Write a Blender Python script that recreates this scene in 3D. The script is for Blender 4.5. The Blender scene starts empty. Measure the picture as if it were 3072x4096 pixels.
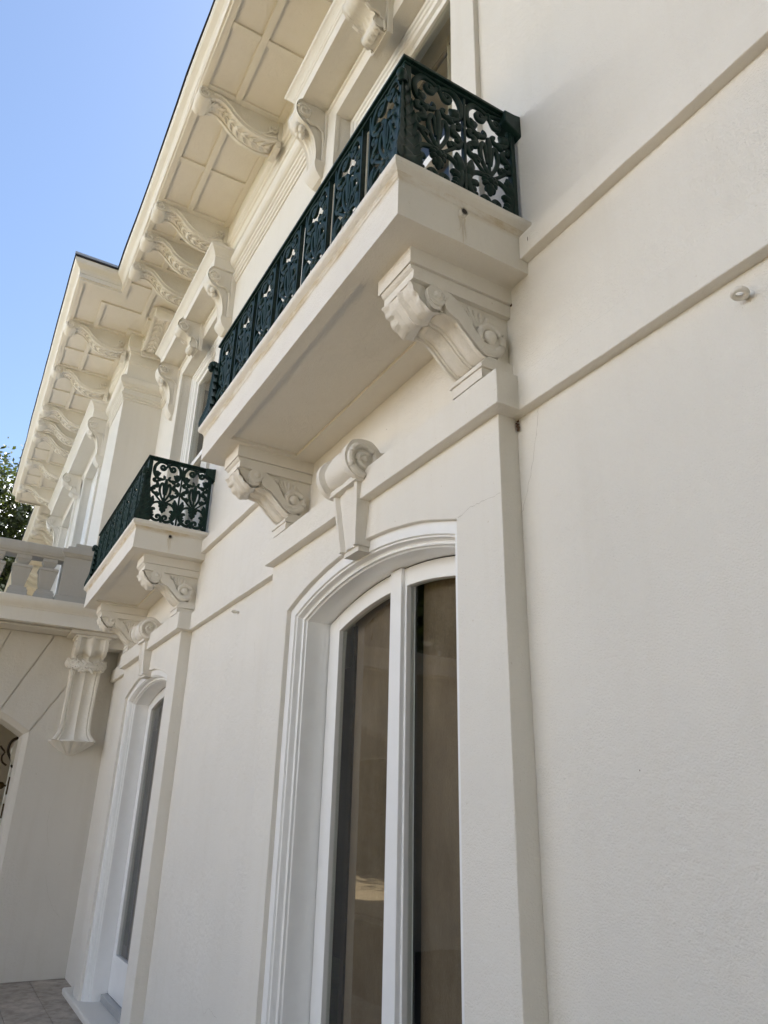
import bpy, bmesh, math, random
from mathutils import Vector, Matrix, noise

random.seed(7)
PI = math.pi
SC = bpy.context.scene
COL = SC.collection

# ------------------------------------------------------------------ camera
RM = ((-0.50180366, -0.86464903, 0.0239821),
      (0.32145565, -0.21215494, -0.9228524),
      (0.80303135, -0.45538153, 0.38440645))
cam_d = bpy.data.cameras.new('camera')
cam = bpy.data.objects.new('camera', cam_d)
COL.objects.link(cam)
cam_d.sensor_fit = 'VERTICAL'
cam_d.sensor_height = 36.0
cam_d.lens = 2917.8 / 4096 * 36.0
cam_d.clip_start = 0.05
cam_d.clip_end = 2000
r, d, f = Vector(RM[0]), Vector(RM[1]), Vector(RM[2])
m3 = Matrix((r, -d, -f)).transposed()
cam.matrix_world = Matrix.Translation((0, 1.5752, 1.6)) @ m3.to_4x4()
SC.camera = cam

# ------------------------------------------------------------------ sky and sun
SUN_EL = math.radians(54)
SUN_AZ = math.atan2(0.28, -1.0)          # compass style: x = sin, y = cos
w = bpy.data.worlds.new('World')
SC.world = w
w.use_nodes = True
nt = w.node_tree
nt.nodes.clear()
wo = nt.nodes.new('ShaderNodeOutputWorld')
bg = nt.nodes.new('ShaderNodeBackground')
sky = nt.nodes.new('ShaderNodeTexSky')
sky.sky_type = 'NISHITA'
sky.sun_disc = False
sky.sun_elevation = SUN_EL
sky.sun_rotation = SUN_AZ
sky.altitude = 10
sky.air_density = 1.0
sky.dust_density = 0.9
sky.ozone_density = 1.6
# thin white clouds low over the horizon
tc = nt.nodes.new('ShaderNodeTexCoord')
sepw = nt.nodes.new('ShaderNodeSeparateXYZ')
nt.links.new(tc.outputs['Generated'], sepw.inputs[0])
mpw = nt.nodes.new('ShaderNodeMapping')
mpw.inputs['Scale'].default_value = (1, 1, 2.6)
nt.links.new(tc.outputs['Generated'], mpw.inputs[0])
nzw = nt.nodes.new('ShaderNodeTexNoise')
nzw.inputs['Scale'].default_value = 4.2
nzw.inputs['Detail'].default_value = 8
nzw.inputs['Roughness'].default_value = 0.55
nt.links.new(mpw.outputs[0], nzw.inputs['Vector'])
crw = nt.nodes.new('ShaderNodeValToRGB')
crw.color_ramp.elements[0].position = 0.40
crw.color_ramp.elements[1].position = 0.56
nt.links.new(nzw.outputs[0], crw.inputs[0])
hz = nt.nodes.new('ShaderNodeMapRange')
hz.inputs['From Min'].default_value = 0.41
hz.inputs['From Max'].default_value = 0.33
nt.links.new(sepw.outputs[2], hz.inputs[0])
mlw = nt.nodes.new('ShaderNodeMath')
mlw.operation = 'MULTIPLY'
nt.links.new(crw.outputs[0], mlw.inputs[0])
nt.links.new(hz.outputs[0], mlw.inputs[1])
mxw = nt.nodes.new('ShaderNodeMixRGB')
mxw.inputs[2].default_value = (24.0, 24.0, 24.6, 1)
nt.links.new(mlw.outputs[0], mxw.inputs[0])
nt.links.new(sky.outputs[0], mxw.inputs[1])
nt.links.new(mxw.outputs[0], bg.inputs[0])
bg.inputs[1].default_value = 0.072
nt.links.new(bg.outputs[0], wo.inputs[0])

sun_d = bpy.data.lights.new('sun', 'SUN')
sun_d.energy = 4.8
sun_d.angle = math.radians(0.53)
sun_d.color = (1.0, 0.95, 0.87)
sun = bpy.data.objects.new('sun', sun_d)
COL.objects.link(sun)
to_sun = Vector((math.sin(SUN_AZ) * math.cos(SUN_EL), math.cos(SUN_AZ) * math.cos(SUN_EL), math.sin(SUN_EL)))
sun.rotation_euler = to_sun.to_track_quat('Z', 'Y').to_euler()

SC.view_settings.view_transform = 'Standard'
SC.view_settings.look = 'None'
SC.view_settings.gamma = 1
SC.view_settings.use_curve_mapping = False
SC.view_settings.exposure = 1.94
SC.render.engine = 'CYCLES'
SC.cycles.use_denoising = True
SC.cycles.max_bounces = 10
SC.cycles.diffuse_bounces = 6
SC.cycles.glossy_bounces = 4
SC.cycles.transparent_max_bounces = 12
SC.cycles.caustics_reflective = False
SC.cycles.caustics_refractive = False

# ------------------------------------------------------------------ materials
def nodes_of(name):
    m = bpy.data.materials.new(name)
    m.use_nodes = True
    n = m.node_tree
    b = n.nodes['Principled BSDF']
    return m, n, b


def noise_node(n, scale, detail=4, rough=0.5, vec=None, stretch=None):
    t = n.nodes.new('ShaderNodeTexNoise')
    t.inputs['Scale'].default_value = scale
    t.inputs['Detail'].default_value = detail
    t.inputs['Roughness'].default_value = rough
    geo = n.nodes.new('ShaderNodeNewGeometry')
    src = geo.outputs['Position']
    if stretch:
        mp = n.nodes.new('ShaderNodeMapping')
        mp.inputs['Scale'].default_value = stretch
        n.links.new(src, mp.inputs[0])
        src = mp.outputs[0]
    n.links.new(src, t.inputs['Vector'])
    return t


def ramp(n, src, p0, c0, p1, c1):
    r_ = n.nodes.new('ShaderNodeValToRGB')
    r_.color_ramp.elements[0].position = p0
    r_.color_ramp.elements[1].position = p1
    r_.color_ramp.elements[0].color = (*c0, 1)
    r_.color_ramp.elements[1].color = (*c1, 1)
    n.links.new(src, r_.inputs[0])
    return r_


def mul(n, a, b_, fac=1.0):
    x = n.nodes.new('ShaderNodeMixRGB')
    x.blend_type = 'MULTIPLY'
    x.inputs[0].default_value = fac
    n.links.new(a, x.inputs[1])
    n.links.new(b_, x.inputs[2])
    return x


def bump(n, b, layers, dist=0.002):
    """layers: list of (socket, strength, distance)"""
    prev = None
    for s, st, di in layers:
        bp = n.nodes.new('ShaderNodeBump')
        bp.inputs['Strength'].default_value = st
        bp.inputs['Distance'].default_value = di
        n.links.new(s, bp.inputs['Height'])
        if prev:
            n.links.new(prev.outputs[0], bp.inputs['Normal'])
        prev = bp
    n.links.new(prev.outputs[0], b.inputs['Normal'])


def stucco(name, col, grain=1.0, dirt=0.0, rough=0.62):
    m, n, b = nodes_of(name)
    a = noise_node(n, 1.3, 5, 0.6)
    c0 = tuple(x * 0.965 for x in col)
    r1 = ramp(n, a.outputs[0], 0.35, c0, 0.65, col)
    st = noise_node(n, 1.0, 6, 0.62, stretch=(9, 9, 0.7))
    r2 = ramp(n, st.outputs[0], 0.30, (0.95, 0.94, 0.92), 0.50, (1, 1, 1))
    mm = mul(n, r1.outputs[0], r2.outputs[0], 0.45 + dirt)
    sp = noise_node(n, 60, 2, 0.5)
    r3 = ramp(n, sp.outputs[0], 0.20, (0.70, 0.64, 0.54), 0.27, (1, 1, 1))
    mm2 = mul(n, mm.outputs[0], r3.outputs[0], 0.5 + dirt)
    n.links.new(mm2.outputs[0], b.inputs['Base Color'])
    b.inputs['Roughness'].default_value = rough
    b.inputs['Specular IOR Level'].default_value = 0.3
    f1 = noise_node(n, 170, 3, 0.6)
    f2 = noise_node(n, 34, 4, 0.55)
    f3 = noise_node(n, 5.0, 3, 0.5)
    pat = noise_node(n, 1.7, 3, 0.5)
    pr = ramp(n, pat.outputs[0], 0.42, (0.25, 0.25, 0.25), 0.62, (1, 1, 1))
    f2m = mul(n, f2.outputs[0], pr.outputs[0])
    bump(n, b, [(f3.outputs[0], 0.5, 0.014), (f2m.outputs[0], 1.0 * grain, 0.007), (f1.outputs[0], 1.0 * grain, 0.0042)])
    return m


def plain(name, col, rough=0.5, metal=0.0, spec=0.5, nscale=25, namp=0.06, bstr=0.08, bdist=0.002):
    m, n, b = nodes_of(name)
    a = noise_node(n, nscale, 4, 0.6)
    r1 = ramp(n, a.outputs[0], 0.3, tuple(x * (1 - namp) for x in col), 0.7, tuple(min(1, x * (1 + namp)) for x in col))
    n.links.new(r1.outputs[0], b.inputs['Base Color'])
    b.inputs['Roughness'].default_value = rough
    b.inputs['Metallic'].default_value = metal
    b.inputs['Specular IOR Level'].default_value = spec
    bump(n, b, [(a.outputs[0], bstr, bdist)])
    return m


STUCCO = stucco('stucco_wall', (0.80, 0.768, 0.706), 1.0)
TRIM = stucco('stucco_trim', (0.80, 0.768, 0.706), 0.75)
CARVED = stucco('carved_plaster', (0.80, 0.765, 0.700), 0.8, 0.15)
SOFFITM = stucco('painted_soffit', (0.80, 0.760, 0.685), 0.6)
PORCHM = stucco('shaded_porch_stucco', (0.66, 0.63, 0.575), 0.8, 0.2)  # same paint as the walls, base colour darkened for the porch's shade


def stained(name, col, z0, z1):
    m = stucco(name, col, 0.75)
    n = m.node_tree
    b = n.nodes['Principled BSDF']
    src = b.inputs['Base Color'].links[0].from_socket
    geo = n.nodes.new('ShaderNodeNewGeometry')
    sp = n.nodes.new('ShaderNodeSeparateXYZ')
    n.links.new(geo.outputs['Position'], sp.inputs[0])
    mr = n.nodes.new('ShaderNodeMapRange')
    mr.inputs['From Min'].default_value = z0
    mr.inputs['From Max'].default_value = z1
    n.links.new(sp.outputs[2], mr.inputs[0])
    up = n.nodes.new('ShaderNodeMath')
    up.operation = 'LESS_THAN'
    up.inputs[1].default_value = z1 + 0.012
    n.links.new(sp.outputs[2], up.inputs[0])
    nz = noise_node(n, 4.5, 6, 0.7, stretch=(1, 1, 3))
    rr = ramp(n, nz.outputs[0], 0.38, (0, 0, 0), 0.68, (1, 1, 1))
    m1 = n.nodes.new('ShaderNodeMath')
    m1.operation = 'MULTIPLY'
    n.links.new(mr.outputs[0], m1.inputs[0])
    n.links.new(rr.outputs[0], m1.inputs[1])
    m2 = n.nodes.new('ShaderNodeMath')
    m2.operation = 'MULTIPLY'
    n.links.new(m1.outputs[0], m2.inputs[0])
    n.links.new(up.outputs[0], m2.inputs[1])
    mx = n.nodes.new('ShaderNodeMixRGB')
    mx.inputs[2].default_value = (0.52, 0.40, 0.22, 1)
    n.links.new(m2.outputs[0], mx.inputs[0])
    n.links.new(src, mx.inputs[1])
    n.links.new(mx.outputs[0], b.inputs['Base Color'])
    return m


STAINED = stained('weather_stained_stucco', (0.80, 0.768, 0.706), 3.694, 3.726)
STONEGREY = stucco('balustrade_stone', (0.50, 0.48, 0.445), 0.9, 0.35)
WHITE = plain('white_joinery', (0.87, 0.87, 0.865), 0.32, nscale=9, namp=0.02, bstr=0.05)
IRON = plain('green_iron', (0.007, 0.025, 0.020), 0.48, 0.0, 0.24, 40, 0.35, 0.25, 0.002)
IRONBLK = plain('dark_bronze', (0.05, 0.035, 0.025), 0.4, 0.6, 0.5, 30, 0.3)
ROOFM = plain('roof_felt', (0.012, 0.012, 0.014), 0.8)
FLASH = plain('flashing_metal', (0.45, 0.46, 0.47), 0.45, 0.4)
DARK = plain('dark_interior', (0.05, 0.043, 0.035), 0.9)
ROOMC = plain('room_ceiling', (0.72, 0.64, 0.50), 0.8)
CURTAIN = plain('curtain_cloth', (0.62, 0.55, 0.44), 0.9, nscale=60)
CRACKM = plain('crack_line', (0.42, 0.38, 0.31), 0.9)
DRIPM = plain('drip_stain', (0.69, 0.635, 0.54), 0.8)
RUST = plain('rust_stain', (0.10, 0.055, 0.03), 0.9)
BRASS = plain('old_brass', (0.10, 0.07, 0.035), 0.35, 0.8)
LAMPGL = plain('opal_glass', (0.62, 0.60, 0.54), 0.25)


def glass_mat():
    m = bpy.data.materials.new('window_glass')
    m.use_nodes = True
    n = m.node_tree
    n.nodes.clear()
    o = n.nodes.new('ShaderNodeOutputMaterial')
    t = n.nodes.new('ShaderNodeBsdfTransparent')
    t.inputs[0].default_value = (0.86, 0.88, 0.87, 1)
    g = n.nodes.new('ShaderNodeBsdfGlossy')
    g.inputs['Roughness'].default_value = 0.02
    fr = n.nodes.new('ShaderNodeFresnel')
    fr.inputs[0].default_value = 1.52
    mx = n.nodes.new('ShaderNodeMixShader')
    nz = noise_node(n, 2.2, 2, 0.5)
    bp = n.nodes.new('ShaderNodeBump')
    bp.inputs['Strength'].default_value = 0.12
    bp.inputs['Distance'].default_value = 0.01
    n.links.new(nz.outputs[0], bp.inputs['Height'])
    n.links.new(bp.outputs[0], g.inputs['Normal'])
    ge = n.nodes.new('ShaderNodeNewGeometry')
    inv = n.nodes.new('ShaderNodeMath')
    inv.operation = 'SUBTRACT'
    inv.inputs[0].default_value = 1.0
    n.links.new(ge.outputs['Backfacing'], inv.inputs[1])
    fm = n.nodes.new('ShaderNodeMath')
    fm.operation = 'MULTIPLY'
    n.links.new(fr.outputs[0], fm.inputs[0])
    n.links.new(inv.outputs[0], fm.inputs[1])
    n.links.new(fm.outputs[0], mx.inputs[0])
    n.links.new(t.outputs[0], mx.inputs[1])
    n.links.new(g.outputs[0], mx.inputs[2])
    n.links.new(mx.outputs[0], o.inputs[0])
    return m


GLASS = glass_mat()


def screen_mat():
    m, n, b = nodes_of('ribbed_sunscreen')
    geo = n.nodes.new('ShaderNodeNewGeometry')
    wv = n.nodes.new('ShaderNodeTexWave')
    wv.inputs['Scale'].default_value = 44
    wv.inputs['Distortion'].default_value = 1.6
    wv.inputs['Detail'].default_value = 1
    wv.inputs['Detail Scale'].default_value = 3
    n.links.new(geo.outputs['Position'], wv.inputs['Vector'])
    r1 = ramp(n, wv.outputs[0], 0.15, (0.18, 0.122, 0.078), 0.85, (0.42, 0.305, 0.205))
    nz = noise_node(n, 4.0, 7, 0.72, stretch=(1, 1, 0.4))
    r2 = ramp(n, nz.outputs[0], 0.36, (0.60, 0.56, 0.52), 0.64, (1, 1, 1))
    mm = mul(n, r1.outputs[0], r2.outputs[0], 0.8)
    n.links.new(mm.outputs[0], b.inputs['Base Color'])
    b.inputs['Roughness'].default_value = 0.9
    bump(n, b, [(wv.outputs[0], 0.4, 0.003)])
    return m


SCREEN = screen_mat()


def tile_mat():
    m, n, b = nodes_of('floor_tile')
    a = noise_node(n, 3.0, 8, 0.7)
    r1 = ramp(n, a.outputs[0], 0.36, (0.25, 0.215, 0.18), 0.62, (0.50, 0.445, 0.38))
    c = noise_node(n, 11, 5, 0.65)
    r2 = ramp(n, c.outputs[0], 0.33, (0.62, 0.58, 0.54), 0.55, (1, 1, 1))
    mm = mul(n, r1.outputs[0], r2.outputs[0], 0.9)
    n.links.new(mm.outputs[0], b.inputs['Base Color'])
    b.inputs['Roughness'].default_value = 0.55
    bump(n, b, [(c.outputs[0], 0.15, 0.003)])
    return m


TILE = tile_mat()
GROUT = plain('tile_grout', (0.10, 0.09, 0.08), 0.9)
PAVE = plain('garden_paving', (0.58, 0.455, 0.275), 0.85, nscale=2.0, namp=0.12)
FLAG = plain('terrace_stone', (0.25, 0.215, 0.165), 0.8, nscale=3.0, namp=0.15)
LAWN = plain('garden_lawn', (0.10, 0.13, 0.035), 0.9, nscale=6, namp=0.3)
BARK = plain('bark', (0.075, 0.055, 0.04), 0.9, nscale=12, namp=0.4, bstr=0.6, bdist=0.02)


def leaf_mat(name, c):
    m, n, b = nodes_of(name)
    oi = noise_node(n, 3.0, 2, 0.5)
    r1 = ramp(n, oi.outputs[0], 0.3, tuple(x * 0.6 for x in c), 0.7, tuple(x * 1.35 for x in c))
    n.links.new(r1.outputs[0], b.inputs['Base Color'])
    b.inputs['Roughness'].default_value = 0.42
    tr = n.nodes.new('ShaderNodeBsdfTranslucent')
    tr.inputs[0].default_value = (c[0] * 2.2, c[1] * 2.2, c[2] * 0.8, 1)
    mx = n.nodes.new('ShaderNodeMixShader')
    mx.inputs[0].default_value = 0.28
    out = n.nodes['Material Output']
    n.links.new(b.outputs[0], mx.inputs[1])
    n.links.new(tr.outputs[0], mx.inputs[2])
    n.links.new(mx.outputs[0], out.inputs[0])
    return m


LEAF = leaf_mat('oak_leaf', (0.032, 0.042, 0.017))

# ------------------------------------------------------------------ mesh helpers
def catmull(pts, n=6):
    out = []
    P = [Vector(p) for p in pts]
    for i in range(len(P) - 1):
        p0 = P[max(i - 1, 0)]
        p1, p2 = P[i], P[i + 1]
        p3 = P[min(i + 2, len(P) - 1)]
        for k in range(n):
            t = k / n
            out.append(0.5 * ((2 * p1) + (p2 - p0) * t + (2 * p0 - 5 * p1 + 4 * p2 - p3) * t * t + (3 * p1 - p0 - 3 * p2 + p3) * t ** 3))
    out.append(P[-1])
    return out


def lerp_list(vals, n):
    out = []
    for i in range(len(vals) - 1):
        for k in range(n):
            out.append(vals[i] + (vals[i + 1] - vals[i]) * k / n)
    out.append(vals[-1])
    return out


def resample(path, step):
    out = [path[0]]
    for a, b in zip(path, path[1:]):
        L = math.dist(a, b)
        k = max(1, int(L / step))
        for i in range(1, k + 1):
            out.append(tuple(a[j] + (b[j] - a[j]) * i / k for j in range(len(a))))
    return out


class MB:
    def __init__(s):
        s.v = []
        s.f = []

    def add(s, vs, fs):
        o = len(s.v)
        s.v += [tuple(v) for v in vs]
        s.f += [tuple(i + o for i in f_) for f_ in fs]

    def box(s, x0, x1, y0, y1, z0, z1):
        s.add([(x0, y0, z0), (x1, y0, z0), (x1, y1, z0), (x0, y1, z0), (x0, y0, z1), (x1, y0, z1), (x1, y1, z1), (x0, y1, z1)],
              [(0, 3, 2, 1), (4, 5, 6, 7), (0, 1, 5, 4), (1, 2, 6, 5), (2, 3, 7, 6), (3, 0, 4, 7)])

    def prism(s, pts, axis, a0, a1):
        n = len(pts)
        if axis == 'x':
            mk = lambda p, a: (a, p[0], p[1])
        elif axis == 'y':
            mk = lambda p, a: (p[0], a, p[1])
        else:
            mk = lambda p, a: (p[0], p[1], a)
        s.add([mk(p, a0) for p in pts] + [mk(p, a1) for p in pts],
              [tuple(range(n)), tuple(range(2 * n - 1, n - 1, -1))] + [(i, i + n, (i + 1) % n + n, (i + 1) % n) for i in range(n)])

    def grid(s, rows, closed_u=False, closed_v=False):
        nr, nc = len(rows), len(rows[0])
        vs = [p for r_ in rows for p in r_]
        fs = []
        for i in range(nr if closed_u else nr - 1):
            for j in range(nc if closed_v else nc - 1):
                i2, j2 = (i + 1) % nr, (j + 1) % nc
                fs.append((i * nc + j, i * nc + j2, i2 * nc + j2, i2 * nc + j))
        s.add(vs, fs)

    def sweep(s, prof, path, step=None, caps=True):
        """horizontal path (x,y), profile (offset to the left, z)"""
        P = [Vector(p) for p in path]
        N = []
        for i in range(len(P)):
            ns = []
            if i > 0:
                t = (P[i] - P[i - 1]).normalized()
                ns.append(Vector((-t.y, t.x)))
            if i < len(P) - 1:
                t = (P[i + 1] - P[i]).normalized()
                ns.append(Vector((-t.y, t.x)))
            if len(ns) == 1:
                N.append(ns[0])
            else:
                b = ns[0] + ns[1]
                N.append(b / (1 + ns[0].dot(ns[1])))
        rows = []
        for i in range(len(P)):
            rows.append([(P[i].x + N[i].x * o, P[i].y + N[i].y * o, z) for o, z in prof])
            if step and i < len(P) - 1:
                k = int((P[i + 1] - P[i]).length / step)
                for q in range(1, k):
                    t = q / k
                    rows.append([((P[i].x + N[i].x * o) * (1 - t) + (P[i + 1].x + N[i + 1].x * o) * t,
                                  (P[i].y + N[i].y * o) * (1 - t) + (P[i + 1].y + N[i + 1].y * o) * t, z) for o, z in prof])
        o0 = len(s.v)
        s.grid(rows)
        if caps:
            nc = len(prof)
            last = o0 + (len(rows) - 1) * nc
            s.f.append(tuple(range(o0, o0 + nc)))
            s.f.append(tuple(range(last + nc - 1, last - 1, -1)))

    def tube(s, pts, rad, n=7, flat=None, caps=True):
        """pts: Vectors; rad: list; flat: (axis vector, scale)"""
        P = [Vector(p) for p in pts]
        rows = []
        up = Vector(flat[0]) if flat else None
        for i, p in enumerate(P):
            t = (P[min(i + 1, len(P) - 1)] - P[max(i - 1, 0)])
            if t.length < 1e-9:
                t = Vector((0, 0, 1))
            t.normalize()
            a = up if up else (Vector((0, 0, 1)) if abs(t.z) < 0.9 else Vector((1, 0, 0)))
            u = (a - t * a.dot(t))
            if u.length < 1e-6:
                u = Vector((1, 0, 0)) - t * t.x
            u.normalize()
            v = t.cross(u)
            rr = rad[i]
            k = flat[1] if flat else 1.0
            rows.append([p + u * (math.cos(2 * PI * j / n) * rr * k) + v * (math.sin(2 * PI * j / n) * rr) for j in range(n)])
        o0 = len(s.v)
        s.grid(rows, closed_v=True)
        if caps:
            s.f.append(tuple(range(o0, o0 + n)))
            l_ = o0 + (len(rows) - 1) * n
            s.f.append(tuple(range(l_ + n - 1, l_ - 1, -1)))

    def blob(s, c, r3, nu=8, nv=6, mat3=None):
        c = Vector(c)
        rows = []
        for i in range(nv + 1):
            th = PI * i / nv
            row = []
            for j in range(nu):
                ph = 2 * PI * j / nu
                p = Vector((math.sin(th) * math.cos(ph) * r3[0], math.sin(th) * math.sin(ph) * r3[1], math.cos(th) * r3[2]))
                if mat3:
                    p = mat3 @ p
                row.append(c + p)
            rows.append(row)
        s.grid(rows, closed_v=True)

    def obj(s, name, mat, parent=None, smooth=None, bevel=0.0, jit=0.0, jscale=6.0):
        me = bpy.data.meshes.new(name)
        vs = s.v
        if jit:
            vs = []
            for v in s.v:
                q = noise.noise_vector(Vector(v) * jscale) * jit
                vs.append((v[0] + q.x, v[1] + q.y, v[2] + q.z))
        me.from_pydata(vs, [], s.f)
        bm = bmesh.new()
        bm.from_mesh(me)
        bmesh.ops.remove_doubles(bm, verts=bm.verts, dist=1e-5)
        bmesh.ops.recalc_face_normals(bm, faces=bm.faces)
        bm.to_mesh(me)
        bm.free()
        if smooth is not None:
            me.shade_smooth()
            me.set_sharp_from_angle(angle=math.radians(smooth))
        me.materials.append(mat)
        o = bpy.data.objects.new(name, me)
        COL.objects.link(o)
        if parent:
            o.parent = parent
        if bevel:
            bv = o.modifiers.new('bevel', 'BEVEL')
            bv.width = bevel
            bv.segments = 2
            bv.limit_method = 'ANGLE'
            bv.angle_limit = math.radians(38)
        return o


def empty(name, label, cat, loc=(0, 0, 0), group=None):
    o = bpy.data.objects.new(name, None)
    o.empty_display_size = 0.2
    COL.objects.link(o)
    o.location = loc
    o['label'] = label
    o['category'] = cat
    if group:
        o['group'] = group
    return o


def tag(o, label=None, cat=None, group=None, kind=None):
    if label:
        o['label'] = label
    if cat:
        o['category'] = cat
    if group:
        o['group'] = group
    if kind:
        o['kind'] = kind
    return o


def copy_tree(o, parent=None, loc=None, rz=None):
    c = o.copy()
    COL.objects.link(c)
    c.parent = parent
    if loc is not None:
        c.location = loc
    if rz is not None:
        c.rotation_euler = (0, 0, rz)
    for ch in o.children:
        copy_tree(ch, c)
    return c


def spiral(cx, cz, r0, r1, turns, a0, sgn=1, n=26):
    out = []
    for i in range(n + 1):
        t = i / n
        a = a0 + sgn * turns * 2 * PI * t
        rr = r0 + (r1 - r0) * t
        out.append((cx + rr * math.cos(a), cz + rr * math.sin(a)))
    return out


# ------------------------------------------------------------------ key dimensions (metres)
BX, BY, BXE = 8.838, 0.494, 15.21        # projecting upper bay
XE = 27.0                                # far end of the house
DX = 4.12                                # pitch of the two balcony bays
EAVE = [(-3.0, 0), (BX, 0), (BX, BY), (BXE, BY), (BXE, 0), (XE, 0)]
ZS = 7.478                               # soffit level

mansion = empty('mansion', 'cream stucco mansion with bracketed eaves, carved balconies and tall arched doors', 'building')

# ------------------------------------------------------------------ ground and porch floor
g = MB()
g.add([(-400, -400, -0.03), (400, -400, -0.03), (400, 400, -0.03), (-400, 400, -0.03)], [(0, 1, 2, 3)])
tag(g.obj('ground', LAWN), kind='structure')
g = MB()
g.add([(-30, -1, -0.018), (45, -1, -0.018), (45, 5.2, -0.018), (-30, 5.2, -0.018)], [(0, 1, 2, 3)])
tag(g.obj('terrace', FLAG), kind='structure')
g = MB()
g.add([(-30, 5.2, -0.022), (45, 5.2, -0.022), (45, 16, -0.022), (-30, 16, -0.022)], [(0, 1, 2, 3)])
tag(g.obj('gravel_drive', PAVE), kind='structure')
g = MB()
g.add([(4.885, -0.2, -0.008), (15.2, -0.2, -0.008), (15.2, 4.5, -0.008), (4.885, 4.5, -0.008)], [(0, 1, 2, 3)])
pf = tag(g.obj('porch_floor', GROUT), kind='structure')
tl = MB()
tl.box(0.002, 2.098, 0.002, 0.342, -0.006, 0)
t0 = None
for i in range(5):
    for j in range(6):
        if t0 is None:
            t0 = tl.obj('tile', TILE, pf, bevel=0.0015)
            o = t0
        else:
            o = t0.copy()
            COL.objects.link(o)
        o.location = (4.885 + i * 2.1, -0.008 + j * 0.344, 0)

# ------------------------------------------------------------------ walls
def wall_grid(mb, x0, x1, z0, z1, y, th, holes, step=0.5):
    xs = sorted({x0, x1, *[h[0] for h in holes], *[h[1] for h in holes]})
    zs = sorted({z0, z1, *[h[2] for h in holes], *[h[3] for h in holes]})
    idx = {}

    def inside(xa, xb, za, zb):
        for h in holes:
            if xa >= h[0] - 1e-6 and xb <= h[1] + 1e-6 and za >= h[2] - 1e-6 and zb <= h[3] + 1e-6:
                return True
        return False
    for yy in (y, y - th):
        for i in range(len(xs) - 1):
            for k in range(len(zs) - 1):
                if not inside(xs[i], xs[i + 1], zs[k], zs[k + 1]):
                    mb.add([(xs[i], yy, zs[k]), (xs[i + 1], yy, zs[k]), (xs[i + 1], yy, zs[k + 1]), (xs[i], yy, zs[k + 1])], [(0, 1, 2, 3)])
    for h in holes:
        a, b, c, d_ = h
        for (p, q) in (((a, c), (a, d_)), ((a, d_), (b, d_)), ((b, d_), (b, c)), ((b, c), (a, c))):
            mb.add([(p[0], y, p[1]), (q[0], y, q[1]), (q[0], y - th, q[1]), (p[0], y - th, p[1])], [(0, 1, 2, 3)])
    for (p, q) in (((x0, z0), (x0, z1)), ((x0, z1), (x1, z1)), ((x1, z1), (x1, z0)), ((x1, z0), (x0, z0))):
        mb.add([(p[0], y, p[1]), (q[0], y, q[1]), (q[0], y - th, q[1]), (p[0], y - th, p[1])], [(0, 1, 2, 3)])


DOORS = [2.873, 2.873 + DX]
WX = [2.873, 2.873 + DX]
holes = []
for c in DOORS:
    holes.append((c - 0.845, c + 0.845, 0.0, 2.80))
for c in WX:
    holes.append((c - 0.74, c + 0.74, 3.80, 6.44))
holes.append((9.3, 14.8, 3.85, 7.0))
mb = MB()
wall_grid(mb, -3.0, XE, 0.0, ZS + 0.02, 0.0, 0.24, holes)
main_wall = mb.obj('wall', STUCCO, mansion)
mb = MB()
mb.box(-3.0, XE, -9.3, -9.0, 0, ZS)
mb.box(-3.2, -3.0, -9.3, 0, 0, ZS)
mb.box(XE, XE + 0.2, -9.3, 0, 0, ZS)
mb.box(-3.0, XE, -9.0, -0.24, 3.55, 3.62)     # first floor
mb.obj('rear_wall', STUCCO, mansion)
mb = MB()
mb.box(-2.9, XE - 0.1, -3.2, -3.1, 0.0, 3.5)
mb.box(-2.9, XE - 0.1, -3.2, -3.1, 3.65, 7.4)
mb.obj('inner_partition', DARK, mansion)

# projecting bay above the porch
mb = MB()
wall_grid(mb, BX, BXE, 3.3, ZS + 0.02, BY, 0.2, [(9.98, 11.52, 3.9, 6.44), (12.52, 14.06, 3.9, 6.44)])
mb.box(BX, BX + 0.2, 0.0, BY - 0.2, 3.3, ZS + 0.02)
mb.box(BXE - 0.2, BXE, 0.0, BY - 0.2, 3.3, ZS + 0.02)
mb.obj('bay_wall', STUCCO, mansion)

# ------------------------------------------------------------------ string courses
ST = 0.13
mb = MB()
prof_low = [(-0.025, 2.957), (0.041, 2.957), (0.041, 3.099), (-0.025, 3.110)]
path = [(-3.0, 0)]
for i in (0, 1):
    a, b = 1.780 + DX * i, 3.918 + DX * i
    path += [(a, 0), (a, 0.101), (b, 0.101), (b, 0)]
path += [(9.085, 0)]
mb.sweep(prof_low, path, step=ST)
mb.obj('lower_string_course', TRIM, mansion, bevel=0.004, jit=0.0022)
prof_up = [(-0.005, 3.604), (0.041, 3.604), (0.041, 3.713), (-0.005, 3.722)]
for (a, b) in ((-3.0, 1.691), (3.99, 1.691 + DX), (3.99 + DX, BX)):
    mb = MB()
    mb.sweep(prof_up, [(a, 0), (b, 0)], step=ST)
    mb.obj('upper_string_course', TRIM, mansion, bevel=0.004, jit=0.0022)

# ------------------------------------------------------------------ arched doors
def arch_pts(c, half, spring, rise, inset=0.0, n=28, zb=0.0):
    """jamb - arch - jamb outline, from far jamb foot to near jamb foot, with inward normals"""
    R = (half * half + rise * rise) / (2 * rise)
    zc = spring + rise - R
    a0 = math.asin(half / R)
    pts = []
    nj = 16
    h = half - inset
    Ri = R - inset
    ai = math.asin(h / Ri)
    zs = zc + Ri * math.cos(ai)
    for k in range(nj):
        pts.append((c + h, zb + (zs - zb) * k / nj))
    for k in range(n + 1):
        a = ai - 2 * ai * k / n
        pts.append((c + Ri * math.sin(a), zc + Ri * math.cos(a)))
    for k in range(nj - 1, -1, -1):
        pts.append((c - h, zb + (zs - zb) * k / nj))
    return pts


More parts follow.
